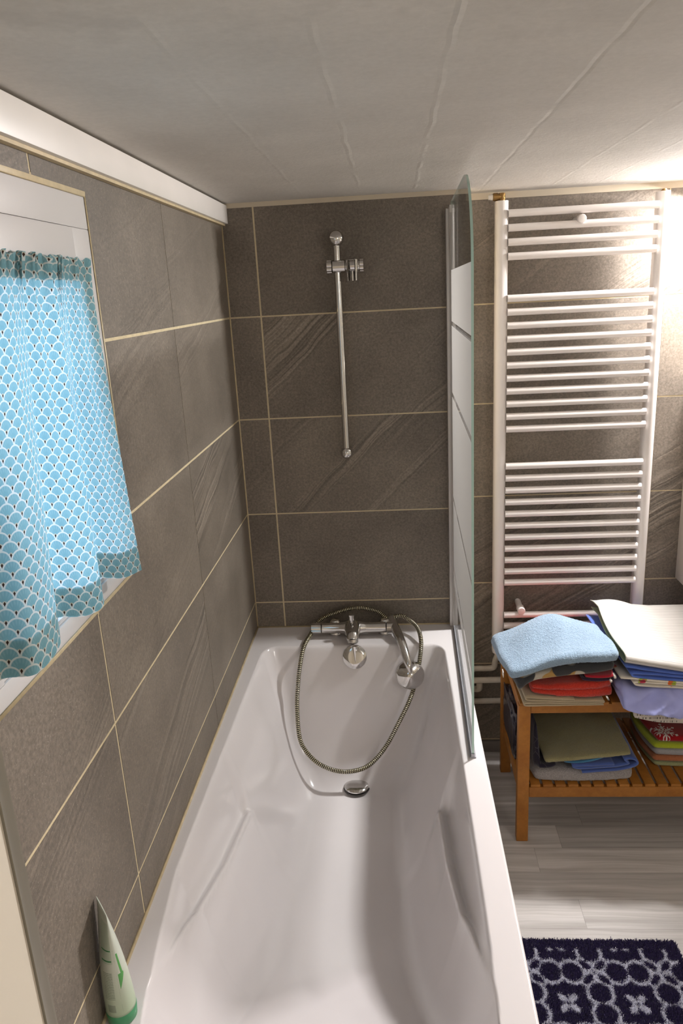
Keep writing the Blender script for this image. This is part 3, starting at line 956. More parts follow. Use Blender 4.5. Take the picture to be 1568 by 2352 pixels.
# ------------------------------------------------------------------ wall cabinet at the right edge
cab = empty('wall_cabinet', (1.62, .0, .652))
tag(cab, 'cream white cabinet side at the right edge beside the radiator', 'cabinet')
mb = MB(); mb.box((1.383, -.30, .652), (1.401, .1245, 1.30), bev=.001)
mb.box((1.842, -.30, .652), (1.860, .1245, 1.30)); mb.box((1.401, -.30, .652), (1.842, .1245, .670)); mb.box((1.401, -.30, 1.282), (1.842, .1245, 1.30)); mb.box((1.401, .112, .670), (1.842, .1245, 1.282))
loc(mb, cab).build('carcass', M['cabinet'], cab)
for x0, x1 in ((1.384, 1.6205), (1.6225, 1.859)):
    mb = MB(); mb.box((x0, -.320, .654), (x1, -.3005, 1.298), bev=.0015)
    d = loc(mb, cab).build('door', M['cabinet'], cab)
    hx = 1.600 if x0 < 1.5 else 1.643
    mb = MB(); mb.tube([(hx, -.335, .72), (hx, -.335, .84)], .005, 12); mb.tube([(hx, -.320, .73), (hx, -.335, .73)], .004, 10); mb.tube([(hx, -.320, .83), (hx, -.335, .83)], .004, 10)
    loc(mb, cab).build('handle', M['steel'], d)

# ------------------------------------------------------------------ bench
BX0, BX1, BYF, BYB = .8005, 1.585, -.343, .0175
bench = empty('bench', (1.19, -.163, 0))
tag(bench, 'orange-brown wooden slatted bench with a lower shelf, stacked with towels', 'bench')
def part(name, a, b, bev=.002):
    mb = MB(); mb.box(a, b, bev=bev); return loc(mb, bench).build(name, M['wood'], bench)
LG = .0345
for x0 in (BX0, BX1 - LG):
    part('leg', (x0, BYF, 0), (x0 + LG, BYF + .026, .462), .003)
    part('leg', (x0, BYB - .026, 0), (x0 + LG, BYB, .462), .003)
    xi = x0 + .008
    part('side_rail', (xi, BYF + .0265, .150), (xi + .018, BYB - .0265, .195))
    part('side_rail', (xi, BYF + .0265, .415), (xi + .018, BYB - .0265, .458))
part('front_rail', (BX0 + LG + .0005, BYF + .004, .434), (BX1 - LG - .0005, BYF + .022, .462))
part('back_rail', (BX0 + LG + .0005, BYB - .022, .434), (BX1 - LG - .0005, BYB - .004, .462))
part('shelf_rail', (BX0 + LG + .0005, BYF + .004, .153), (BX1 - LG - .0005, BYF + .022, .187))
part('shelf_rail', (BX0 + LG + .0005, BYB - .022, .153), (BX1 - LG - .0005, BYB - .004, .187))
s0 = part('shelf_slat', (.8400, BYF + .004, .1875), (.8685, BYB - .004, .1965), .0018)
k = 1
while .8400 + k * .03645 + .0285 < BX1 - LG:
    o = s0.copy(); C.objects.link(o); o.parent = bench; o.location = (k * .03645, 0, 0); k += 1
t0 = part('top_slat', (.8030, BYF - .002, .4625), (.8315, BYB + .002, .4705), .0018)
k = 1
while .8030 + k * .03645 + .0285 < BX1:
    o = t0.copy(); C.objects.link(o); o.parent = bench; o.location = (k * .03645, 0, 0); k += 1

# ------------------------------------------------------------------ cloth builders
def vn(p, s, seed=0.): return mnoise.noise(Vector((p[0] * s + seed, p[1] * s + seed * 1.7, p[2] * s - seed)))

def folded(name, P, th, mat, layers=1, dome=0., bulge=None, nz=.003, nscale=14, seed=1., step=.006, dome_c=(.5, .5), dome_w=.55, warp=None, fuzz=0., corner=.10, parent=None, zfun=None, groove=1.0):
    """a folded cloth: P = 4 bottom corners (front-left, front-right, back-right, back-left), th thickness (float or 4 values)"""
    P = [Vector(p) for p in P]
    ths = [th] * 4 if isinstance(th, (int, float)) else list(th)
    W = ((P[1] - P[0]).length + (P[2] - P[3]).length) / 2; D = ((P[3] - P[0]).length + (P[2] - P[1]).length) / 2
    nu, nv = max(8, int(W / step)), max(8, int(D / step))
    nh = max(6, layers * 8)
    bl_ = bulge if bulge is not None else sum(ths) / 4 / (2 * layers)
    def bil(s, t): return (P[0] * (1 - s) + P[1] * s) * (1 - t) + (P[3] * (1 - s) + P[2] * s) * t
    def thick(s, t): return (ths[0] * (1 - s) + ths[1] * s) * (1 - t) + (ths[3] * (1 - s) + ths[2] * s) * t
    def rc(s, t):
        x, y = 2 * s - 1, 2 * t - 1
        k = 1 - corner * (x * x * y * y)
        return (x * k + 1) / 2, (y * k + 1) / 2
    isx, isy = bl_ / W, bl_ / D
    def base(s, t, h):
        s, t = isx + (1 - 2 * isx) * s, isy + (1 - 2 * isy) * t
        s2, t2 = rc(s, t)
        p = bil(s2, t2)
        d = math.exp(-(((s - dome_c[0]) / dome_w) ** 2 + ((t - dome_c[1]) / dome_w) ** 2) * 1.5)
        hh = thick(s, t) * h
        z = p.z + hh + dome * d * h
        if zfun: z += zfun(s, t, h)
        q = Vector((p.x, p.y, z))
        e = vn(q, nscale, seed)
        q.z += nz * e * h
        q.x += nz * 1.2 * vn(q, nscale, seed + 5); q.y += nz * 1.2 * vn(q, nscale, seed + 9)
        return q
    ring = [(i / nu, 0.) for i in range(nu)] + [(1., j / nv) for j in range(nv)] + [(1 - i / nu, 1.) for i in range(nu)] + [(0., 1 - j / nv) for j in range(nv)]
    n = len(ring)
    cen = bil(.5, .5)
    verts, faces, uvs = [], [], []
    bl = bulge if bulge is not None else sum(ths) / 4 / (2 * layers)
    inset = bl
    def sidepos(k, h):
        s, t = ring[k]
        q = base(s, t, h)
        out = Vector((0, 0, 0))
        a = ring[(k - 1) % n]; b = ring[(k + 1) % n]
        pa, pb = bil(*rc(*a)), bil(*rc(*b))
        tg = (pb - pa); tg.z = 0; tg.normalize()
        nrm = Vector((tg.y, -tg.x, 0))
        f = (h * layers) % 1.0 if h < 1 else 1.0
        if h == 0: f = 0.
        r = math.sqrt(max(0., 1 - (2 * f - 1) ** 2))
        g = 1 if (h == 0 or h == 1) else groove
        jit = vn((s * 3, t * 3, math.floor(min(h, .999) * layers) * 2.3), 2.2, seed) * bl * .5 if layers > 1 else 0
        q += nrm * (bl * (r if g == 1 else (r * g + (1 - g))) + jit * (r if h in (0, 1) else 1))
        return q
    hs_ = [j / nh for j in range(nh + 1)]
    for h in hs_:
        for k in range(n):
            verts.append(sidepos(k, h)); uvs.append(ring[k])
    for j in range(nh):
        for k in range(n):
            a = j * n + k; b = j * n + (k + 1) % n
            faces.append((a, b, b + n, a + n))
    def cap(h, flip, off):
        grid = {}
        for k, (s, t) in enumerate(ring):
            grid[(round(s * nu), round(t * nv))] = off + k
        for j in range(1, nv):
            for i in range(1, nu):
                s, t = i / nu, j / nv
                q = base(s, t, h)
                verts.append(q); uvs.append((s, t)); grid[(i, j)] = len(verts) - 1
        for j in range(nv):
            for i in range(nu):
                f = (grid[(i, j)], grid[(i + 1, j)], grid[(i + 1, j + 1)], grid[(i, j + 1)])
                faces.append(f[::-1] if flip else f)
    cap(1.0, False, nh * n); cap(0.0, True, 0)
    if fuzz:
        rng = random.Random(int(seed * 10))
        for i, v in enumerate(verts):
            f = vn(v, 260, seed) + .8 * vn(v, 470, seed + 3)
            verts[i] = v + Vector((rng.uniform(-1, 1) * .25, rng.uniform(-1, 1) * .25, f)) * fuzz
    if warp: verts = [warp(v) for v in verts]
    org = Vector((cen.x, cen.y, min(v.z for v in verts)))
    o = mesh_obj(name, [v - org for v in verts], faces, mat, parent, loc=org)
    ul = o.data.uv_layers.new(name='UVMap')
    li = np.zeros(len(o.data.loops), dtype=np.int32); o.data.loops.foreach_get('vertex_index', li)
    uv = np.array([(a * W, b * D) for a, b in uvs], dtype=np.float32)
    ul.data.foreach_set('uv', uv[li].ravel())
    return o

def ribbon(name, prof, y0, y1, t, mats, nz=.0015, seed=2., ny=24, shear=(0, 0), taper=None, parent=None, backmat=False, rise=0., drop=0.):
    """cloth seen folded from its edge: prof = (x,z) centre line, extruded from y0 (front) to y1; shear = x,z shift at the back"""
    c = bez([(x, 0, z) for x, z in prof], 7)
    n = len(c)
    L, Rr = [], []
    for i in range(n):
        a = c[max(0, i - 1)]; b = c[min(n - 1, i + 1)]
        d = (b - a).normalized(); nr = Vector((-d.z, 0, d.x))
        L.append(c[i] + nr * t / 2); Rr.append(c[i] - nr * t / 2)
    loop = L + Rr[::-1]
    m = len(loop)
    verts, faces, mi = [], [], []
    for j in range(ny + 1):
        f = j / ny
        for p in loop:
            q = Vector((p.x + shear[0] * f, y0 + (y1 - y0) * f, p.z + shear[1] * f + rise * math.sin(f * PI)))
            q.z -= drop * min(max(0, q.x - 1.10), .15)
            q += Vector((vn(q, 16, seed), vn(q, 22, seed + 4) * 1.5, vn(q, 16, seed + 8))) * nz
            verts.append(q)
    for j in range(ny):
        for k in range(m):
            a = j * m + k; b = j * m + (k + 1) % m
            faces.append((a, a + m, b + m, b)); mi.append(0 if (k < n - 1 or not backmat) else 1)
    for j, rev in ((0, False), (ny, True)):
        for i in range(n - 1):
            f = (j * m + i, j * m + i + 1, j * m + m - 2 - i, j * m + m - 1 - i)
            faces.append(f[::-1] if rev else f); mi.append(0)
    org = Vector((sum(v.x for v in verts) / len(verts), (y0 + y1) / 2, min(v.z for v in verts)))
    o = mesh_obj(name, [v - org for v in verts], faces, mats, parent, mi, loc=org)
    # uv: along extrusion / along profile
    arc = [0.]
    for i in range(1, n): arc.append(arc[-1] + (c[i] - c[i - 1]).length)
    arcl = arc + arc[::-1]
    uvv = np.array([(arcl[k], (y1 - y0) * j / ny) for j in range(ny + 1) for k in range(m)], dtype=np.float32)
    ul = o.data.uv_layers.new(name='UVMap')
    li = np.zeros(len(o.data.loops), dtype=np.int32); o.data.loops.foreach_get('vertex_index', li)
    ul.data.foreach_set('uv', uvv[li].ravel())
    return o

TOP = .4712
# --- left stack on the bench top
o = ribbon('folded_linen', [(1.030, TOP + .0030), (.95, TOP + .0030), (.88, TOP + .0026), (.822, TOP + .0030), (.812, TOP + .0070), (.820, TOP + .0110), (.87, TOP + .0105), (.95, TOP + .0090), (1.02, TOP + .0088), (1.030, TOP + .0115), (1.02, TOP + .0140), (.93, TOP + .0150), (.86, TOP + .0175), (.824, TOP + .0205), (.815, TOP + .0255), (.824, TOP + .0290), (.86, TOP + .0255), (.95, TOP + .0195)],
           -.364, .030, .0030, M['linen'], shear=(-.012, 0), nz=.0012)
tag(o, 'folded ecru linen cloth at the bottom of the left stack on the bench', 'cloth')
def warp_red(v):
    k = max(0, (.865 - v.x) / .04); k = min(k, 1.5)
    return Vector((v.x, v.y, v.z + .010 * k * k))
o = folded('folded_towel', [(.826, -.362, TOP + .0315), (1.066, -.362, TOP + .0170), (1.070, .036, TOP + .0180), (.832, .036, TOP + .0320)], [.028, .057, .048, .028], M['terry_red'], layers=2, seed=3.1, step=.005, fuzz=.0012, groove=1.)
tag(o, 'coral red terry towel folded double under the charcoal patterned cloth', 'towel')
o = folded('folded_cloth', [(.966, -.366, TOP + .0775), (1.050, -.366, TOP + .0755), (1.055, -.20, TOP + .0765), (.966, -.20, TOP + .0775)], .0060, M['navy_cloth'], seed=4.2, nz=.001)
tag(o, 'dark plum cloth corner poking out on top of the coral red towel', 'cloth')
mb = MB(); mb.box((1.0425, -.3685, TOP + .0750), (1.0485, -.345, TOP + .0805), bev=.001)
o2 = mb.build('pale_hem', M['tag_white']); o2.parent = o; o2.matrix_parent_inverse = Matrix.Translation(-o.location)
o = folded('folded_cloth', [(.975, -.364, TOP + .0850), (1.060, -.364, TOP + .0850), (1.062, -.20, TOP + .0860), (.975, -.20, TOP + .0860)], .0075, M['crimson'], seed=4.8, nz=.001)
tag(o, 'thin crimson cloth with a pale end just below the charcoal patterned cloth', 'cloth')
mb = MB(); mb.box((1.0535, -.3665, TOP + .0855), (1.0595, -.345, TOP + .0920), bev=.001)
o2 = mb.build('pale_hem', M['tag_white']); o2.parent = o; o2.matrix_parent_inverse = Matrix.Translation(-o.location)
def droop(x0, amount, wdt):
    def f(s, t, h):
        return -amount * max(0., (x0 - s) / x0) ** 2
    return f
o = folded('folded_cloth', [(.786, -.366, .5395), (1.066, -.366, .5770), (1.066, -.130, .5740), (.775, -.140, .5480)], [.024, .022, .018, .020], M['charcoal_print'], layers=1, seed=5.5, step=.007, zfun=lambda s, t, h: -.034 * max(0., (.22 - s) / .22) ** 2 + .006 * math.sin(PI * min(1., s * 1.05)) ** 2 * 1.0)
tag(o, 'charcoal cloth with beige and ochre shapes directly under the light blue towel', 'cloth')
blue = folded('folded_towel', [(.766, -.3675, .5500), (1.070, -.3675, .6090), (1.068, -.125, .5850), (.742, -.150, .5560)], [.030, .030, .016, .020], M['terry_blue'], layers=1, dome=.062, dome_c=(.47, .78), dome_w=.52, seed=6.6, step=.0026, nz=.007, nscale=11, fuzz=.0015, corner=.05, bulge=.014, zfun=lambda s, t, h: .015 * math.sin(PI * s) ** 2 * (1 - .4 * t))
tag(blue, 'light blue terry towel on top of the left stack on the bench', 'towel')
mb = MB(); mb.box((.7555, -.345, .5530), (.7570, -.325, .5690))
o2 = mb.build('care_label', M['tag_white'], smooth=False); o2.parent = blue; o2.matrix_parent_inverse = Matrix.Translation(-blue.location)
o2['label'] = 'small white care label'

# --- right stack on the bench top
def hang(yb, curve, zb):
    """lets the part in front of y = yb bend down round a soft edge; zb = height of the underside"""
    def f(v):
        if v.y >= yb: return v
        hz = v.z - zb; d = yb - v.y
        a = min(d / curve, PI / 2); ex = max(0., d - curve * PI / 2)
        return Vector((v.x, yb - (curve + hz) * math.sin(a), zb - curve + (curve + hz) * math.cos(a) - ex))
    return f
o = folded('folded_cloth', [(1.096, -.412, TOP + .0010), (1.46, -.412, TOP + .0010), (1.46, .040, TOP + .0010), (1.085, .040, TOP + .0010)], .0150, M['script_print'], layers=2, seed=7.1, nz=.0015, step=.008, warp=hang(-.352, .008, TOP + .0010))
tag(o, 'beige cloth printed with dark handwriting hanging over the bench front under the lavender sheet', 'cloth')
def warp_lav(v):
    v = hang(-.350, .028, TOP + .0185)(v)
    a = vn((v.x, v.y * .6, v.z * 1.6), 17, 3.3); b = vn(v, 38, 1.3)
    fr = max(0., min(1., (-.28 - v.y) / .08))
    rg = 1 - abs(vn((v.x * .8, v.y * .5, v.z * 2.2 - v.x * .6), 19, 6.1)) * 2.6
    return Vector((v.x + .004 * a * fr, v.y - (.012 * a + .006 * b + .013 * rg) * fr, v.z + (.008 * a + .003 * b) * fr))
o = folded('folded_sheet', [(1.064, -.394, TOP + .0185), (1.48, -.394, TOP + .0185), (1.48, .040, TOP + .0185), (1.078, .040, TOP + .0185)], [.040, .027, .026, .037], M['lavender'], layers=2, seed=8.3, nz=.004, nscale=18, step=.005, warp=warp_lav, corner=.05, groove=.7)
tag(o, 'crumpled lavender bed sheet draped over the bench front in the right stack', 'sheet')
o = ribbon('folded_cloth', [(1.48, .5425), (1.30, .5420), (1.17, .5395), (1.120, .5385), (1.108, .5425), (1.112, .5475), (1.16, .5490), (1.30, .5500), (1.47, .5510), (1.478, .5540), (1.46, .5565), (1.30, .5560), (1.18, .5560), (1.125, .5575), (1.085, .5600), (1.070, .5615)] , -.372, -.06, .0042, M['floral'], nz=.0014, seed=9.1, shear=(-.02, 0), drop=.10)
tag(o, 'white cotton cloth printed with orange and green spots between lavender and blue cloths', 'cloth')
o = ribbon('folded_cloth', [(1.48, .5690), (1.30, .5665), (1.16, .5630), (1.112, .5640), (1.100, .5690), (1.108, .5745), (1.17, .5760), (1.30, .5760), (1.46, .5770), (1.472, .5800), (1.46, .5835), (1.30, .5850), (1.17, .5870), (1.108, .5915), (1.082, .5950)], -.370, -.040, .0048, M['royal'], nz=.0018, seed=10.1, shear=(-.026, .003), rise=.001, drop=.12)
tag(o, 'royal blue cotton cloth folded beneath the white dashed table cover', 'cloth')
# stiff white table cover, folded once, its bend at the front
def cover():
    W0, W1 = 1.078, 1.460
    prof = []
    # profile in (y, z offset) from the open back edge of the lower leaf to the back edge of the upper leaf
    zc = [(-.022, .000), (-.12, .000), (-.25, .000), (-.355, .000), (-.369, .0020), (-.376, .0085), (-.376, .0160), (-.368, .0220), (-.345, .0235), (-.25, .0190), (-.14, .0215), (-.05, .0250), (-.015, .0200)]
    c = bez([(0, y, z) for y, z in zc], 6)
    n = len(c); nx = 60; t = .0032
    L = []; Rr = []
    for i in range(n):
        d = (c[min(n - 1, i + 1)] - c[max(0, i - 1)]).normalized(); nr = Vector((0, -d.z, d.y))
        L.append(c[i] + nr * t / 2); Rr.append(c[i] - nr * t / 2)
    loop = L + Rr[::-1]; m = len(loop)
    verts, faces, mi, uv = [], [], [], []
    arc = [0.]
    for i in range(1, n): arc.append(arc[-1] + (c[i] - c[i - 1]).length)
    arcl = arc + arc[::-1]
    for j in range(nx + 1):
        f = j / nx
        for k, p in enumerate(loop):
            yk = (p.y + .37) / .35
            x0 = W0 + .012 * yk - .010 * math.sin(PI * min(1, max(0, yk))) - .015 * max(0, yk - .85) / .15
            x = x0 + (W1 + .03 * yk - x0) * f
            slope = -.20 * min(max(0, x - 1.078), .175)
            z = .6080 + p.z + slope * (1 - .45 * yk) + .006 * yk + .010 * math.sin(PI * min(1, max(0, (x - 1.08) / .12))) * yk
            curl = max(0., (.06 - f) / .06)
            verts.append(Vector((x, p.y, z + .004 * curl * curl * yk))); uv.append((x, arcl[k]))
    for j in range(nx):
        for k in range(m):
            a = j * m + k; b = j * m + (k + 1) % m
            faces.append((a, b, b + m, a + m)); mi.append(0 if k < n - 1 or k == m - 1 else 1)
    for j, rev in ((0, True), (nx, False)):
        for i in range(n - 1):
            f = (j * m + i, j * m + i + 1, j * m + m - 2 - i, j * m + m - 1 - i)
            faces.append(f[::-1] if rev else f); mi.append(1)
    org = Vector((1.27, -.2, .56))
    o = mesh_obj('table_cover', [v - org for v in verts], faces, [M['white_stripe'], M['vinyl_back']], None, mi, loc=org)
    ul = o.data.uv_layers.new(name='UVMap')
    li = np.zeros(len(o.data.loops), dtype=np.int32); o.data.loops.foreach_get('vertex_index', li)
    ul.data.foreach_set('uv', np.array(uv, dtype=np.float32)[li].ravel())
    return o
o = cover()
tag(o, 'stiff white table cover with dashed grey lines on top of the right stack', 'table cover')

# --- left stack on the shelf
SH = .1992
o = folded('folded_towel', [(.842, -.336, SH), (1.146, -.336, SH), (1.150, -.06, SH), (.842, -.06, SH)], [.040, .042, .040, .040], M['grey_terry'], layers=1, seed=11.1, step=.006, fuzz=.0012, bulge=.014)
tag(o, 'thick grey terry towel at the bottom of the left stack on the shelf', 'towel')
o = folded('folded_cloth', [(.846, -.333, SH + .0485), (.915, -.333, SH + .0485), (.92, -.05, SH + .0485), (.846, -.05, SH + .0485)], [.012, .010, .010, .012], M['navy_print'], layers=1, seed=12.1, step=.005, nz=.003, bulge=.006, zfun=lambda s, t, h: .135 * h * max(0., 1 - max(0., s - .12) / .18) ** .7 if s < .30 else 0.)
tag(o, 'navy printed cloth bunched behind the front left bench leg on the shelf', 'cloth')
o = ribbon('folded_cloth', [(.958, .2640), (.990, .2485), (1.04, .2520), (1.095, .2600), (1.128, .2700), (1.130, .2800), (1.118, .2860), (1.100, .2850), (1.098, .2790), (1.110, .2745), (1.090, .2680), (1.03, .2600), (.975, .2580), (.962, .2600)] if False else
           [(.985, .2430), (1.04, .2450), (1.10, .2520), (1.135, .2640), (1.139, .2760), (1.126, .2850), (1.104, .2840), (1.110, .2760), (1.113, .2690), (1.080, .2620), (1.03, .2575), (.975, .2560), (.958, .2620), (.975, .2640), (1.03, .2650), (1.075, .2680)],
           -.345, -.08, .0052, M['blue_low'], nz=.0014, seed=13.1)
tag(o, 'denim blue cloth with rolled folds under the khaki towel on the shelf', 'cloth')
mb_ = folded('cloth_flap', [(.985, -.352, .2150), (1.00, -.352, .2180), (1.00, -.346, .2430), (.975, -.346, .2430)], .004, M['blue_low'], seed=13.4, nz=.0005, step=.004)
bpy.data.objects.remove(mb_, do_unlink=True)
o = folded('folded_cloth', [(.932, -.338, .2605), (1.06, -.338, .2800), (1.06, -.08, .2840), (.932, -.08, .2620)], .0065, M['teal_low'], seed=14.1, nz=.0015, step=.008)
tag(o, 'thin teal blue cloth between the khaki towel and the denim blue cloth', 'cloth')
o = folded('folded_towel', [(.876, -.342, .2680), (1.124, -.342, .2950), (1.118, -.03, .3060), (.872, -.03, .2760)], .0120, M['khaki'], layers=1, seed=15.1, step=.005, nz=.003, nscale=20, fuzz=.0009, corner=.02, dome=.006)
tag(o, 'khaki terry towel lying flat on top of the left stack on the shelf', 'towel')
# dark plastic bag sticking out on the left of the shelf
def bag():
    bm = bmesh.new(); bmesh.ops.create_icosphere(bm, subdivisions=5, radius=1)
    for v in bm.verts:
        p = v.co.copy()
        q = Vector((math.copysign(abs(p.x) ** .55, p.x), math.copysign(abs(p.y) ** .6, p.y), math.copysign(abs(p.z) ** .6, p.z)))
        c = vn(p, 2.2, 3.) * .16 + vn(p, 5., 7.) * .07
        q *= (1 + c)
        v.co = Vector((q.x * .020, q.y * .115, q.z * .090))
        v.co.x += -.012 * (p.z + 1) * .3
    mb = MB(); mb.bm(bm)
    return mb
o = bag().build('plastic_bag', M['bag'], smooth=True, loc=(.8180, -.170, .309))
tag(o, 'dark purple plastic bag bulging out of the left end of the bench shelf', 'bag')
# --- right stack on the shelf
def slab(z, th, mat, label, seed, xl=1.212, yf=-.262, kind='folded_towel', layers=1):
    o = folded(kind, [(xl, yf, z), (1.53, yf, z), (1.53, -.03, z), (xl - .012, -.03, z)], th, mat, layers=layers, seed=seed, step=.007, fuzz=.0005, nz=.0012)
    tag(o, label, 'towel'); return o
slab(SH, .0125, M['sage'], 'sage green towel at the bottom of the right stack on the shelf', 16.1, 1.210, -.264)
slab(SH + .0150, .0175, M['rust'], 'rust brown towel above the sage green one on the shelf', 17.1, 1.206, -.263)
slab(SH + .0350, .0205, M['grey2'], 'light grey folded towel under the lime green one on the shelf', 18.1, 1.209, -.262)
slab(SH + .0580, .0175, M['lime'], 'lime green towel under the red snowflake cloth on the shelf', 19.1, 1.205, -.263)
o = folded('folded_cloth', [(1.2165, -.258, SH + .0792), (1.53, -.258, SH + .0792), (1.53, -.03, SH + .0792), (1.2005, -.03, SH + .0792)], .0200, M['snow_red'], seed=20.1, step=.007)
tag(o, 'dark red cloth with white snowflakes on top of the right stack on the shelf', 'cloth')

# ------------------------------------------------------------------ bath mat with real pile
def bath_mat():
    root = empty('bath_mat', (.93, -.99, 0))
    tag(root, 'navy blue shaggy bath mat with a pale trellis and flower pattern on the floor', 'bath mat')
    x0, x1, y0, y1, rc_ = .700, 1.132, -1.62, -.712, .017
    mb = MB(); pts = []
    for cx, cy, a in ((x1 - rc_, y1 - rc_, 0), (x0 + rc_, y1 - rc_, 90), (x0 + rc_, y0 + rc_, 180), (x1 - rc_, y0 + rc_, 270)):
        for k in range(9): pts.append((cx + rc_ * math.cos(R(a + k * 11.25)), cy + rc_ * math.sin(R(a + k * 11.25))))
    n = len(pts)
    mb.add([(x, y, .001) for x, y in pts] + [(x, y, .009) for x, y in pts], [(i, (i + 1) % n, n + (i + 1) % n, n + i) for i in range(n)] + [tuple(range(n - 1, -1, -1)), tuple(range(n, 2 * n))])
    loc(mb, root).build('backing', simple('mat_backing', (.022, .020, .045), .95), root)
    rng = np.random.default_rng(3)
    N = 150000
    px = rng.uniform(x0 + .002, x1 - .002, N); py = rng.uniform(-1.15, y1 - .002, N)
    # rounded corners
    ok = np.ones(N, bool)
    for cx, cy, sx, sy in ((x1 - rc_, y1 - rc_, 1, 1), (x0 + rc_, y1 - rc_, -1, 1)):
        ins = ((px - cx) * sx > 0) & ((py - cy) * sy > 0)
        ok &= ~(ins & ((px - cx) ** 2 + (py - cy) ** 2 > rc_ ** 2))
    px, py = px[ok], py[ok]; N = len(px)
    # pattern
    pu, pv = .155, .165
    jx = px + rng.normal(0, .0012, N); jy = py + rng.normal(0, .0012, N)
    a = (jx - .909) / pu; b = (jy + .809) / pv
    fa = (a + .5) % 1 - .5; fb = (b + .5) % 1 - .5          # around node
    w = np.zeros(N, bool)
    def circ(u, v, cx, cy): return np.hypot(u - cx, v - cy)
    rO, rI = .215, .158
    for sw in (0, 1):
        u, v = (np.abs(fa), fb) if sw == 0 else (np.abs(fb), fa)
        d = np.minimum(circ(u, v, .335, 0), circ(u, v, .665, 0))
        w |= (d < rO) & (d > rI)
    for sx in (1, -1):
        e1 = (fa * .7071 + fb * sx * .7071); e2 = (-fa * .7071 * sx + fb * .7071) if sx == 1 else (fa * .7071 + fb * .7071)
        e1 = (fa + sx * fb) * .7071; e2 = (fa - sx * fb) * .7071
        for s in (1, -1):
            q = np.hypot((s * e1 - .165) / .150, e2 / .095)
            qi = np.hypot((s * e1 - .165) / .100, e2 / .050)
            w |= (q < 1)
    for sx in (1, -1):
        e1 = (fa + sx * fb) * .7071; e2 = (fa - sx * fb) * .7071
        for s in (1, -1):
            w &= ~(np.hypot((s * e1 - .165) / .105, e2 / .052) < 1)
    for sw in (0, 1):
        u, v = (np.abs(fa), fb) if sw == 0 else (np.abs(fb), fa)
        d = np.minimum(circ(u, v, .335, 0), circ(u, v, .665, 0))
        w &= ~(d < rI)
    ga = a % 1 - .5; gb = b % 1 - .5                          # flower in the cell centre
    for sx in (1, -1):
        e1 = (ga + sx * gb) * .7071; e2 = (ga - sx * gb) * .7071
        for s in (1, -1):
            w |= np.hypot((s * e1 - .105) / .085, e2 / .052) < 1
    w &= (py < y1 - .030) & (px < x1 - .016)
    navy = np.array([.045, .033, .120]); grey = np.array([.78, .79, .88])
    col = np.where(w[:, None], grey, navy) * rng.uniform(.65, 1.35, N)[:, None]
    h = rng.uniform(.010, .0135, N)
    lean = np.stack([rng.normal(.0008, .0022, N), rng.normal(.0005, .0022, N)], -1)
    ang = rng.uniform(0, PI, N); hw = .0010
    dx, dy = np.cos(ang) * hw, np.sin(ang) * hw
    z0 = .008
    V = np.zeros((N, 4, 3), np.float32)
    V[:, 0] = np.stack([px - dx, py - dy, np.full(N, z0)], -1)
    V[:, 1] = np.stack([px + dx, py + dy, np.full(N, z0)], -1)
    V[:, 2] = np.stack([px + dx * .7 + lean[:, 0], py + dy * .7 + lean[:, 1], z0 + h], -1)
    V[:, 3] = np.stack([px - dx * .7 + lean[:, 0], py - dy * .7 + lean[:, 1], z0 + h], -1)
    V -= np.array(root.location, dtype=np.float32)
    me = bpy.data.meshes.new('pile')
    me.vertices.add(N * 4); me.vertices.foreach_set('co', V.ravel())
    me.loops.add(N * 4); me.loops.foreach_set('vertex_index', np.arange(N * 4, dtype=np.int32))
    me.polygons.add(N); me.polygons.foreach_set('loop_start', np.arange(0, N * 4, 4, dtype=np.int32))
    me.update(calc_edges=True)
    ca = me.color_attributes.new('pile', 'FLOAT_COLOR', 'POINT')
    cc = np.ones((N, 4, 4), np.float32); cc[:, :, :3] = col[:, None, :]
    ca.data.foreach_set('color', cc.ravel())
    m = Mat('mat_pile', .9, spec=.15)
    at = m.node('ShaderNodeAttribute'); at.attribute_name = 'pile'
    m.color(at.outputs['Color']); m.b.inputs['Sheen Weight'].default_value = .15
    me.materials.append(m.m)
    o = bpy.data.objects.new('pile', me); link(o, root); o['kind'] = 'stuff'
bath_mat()

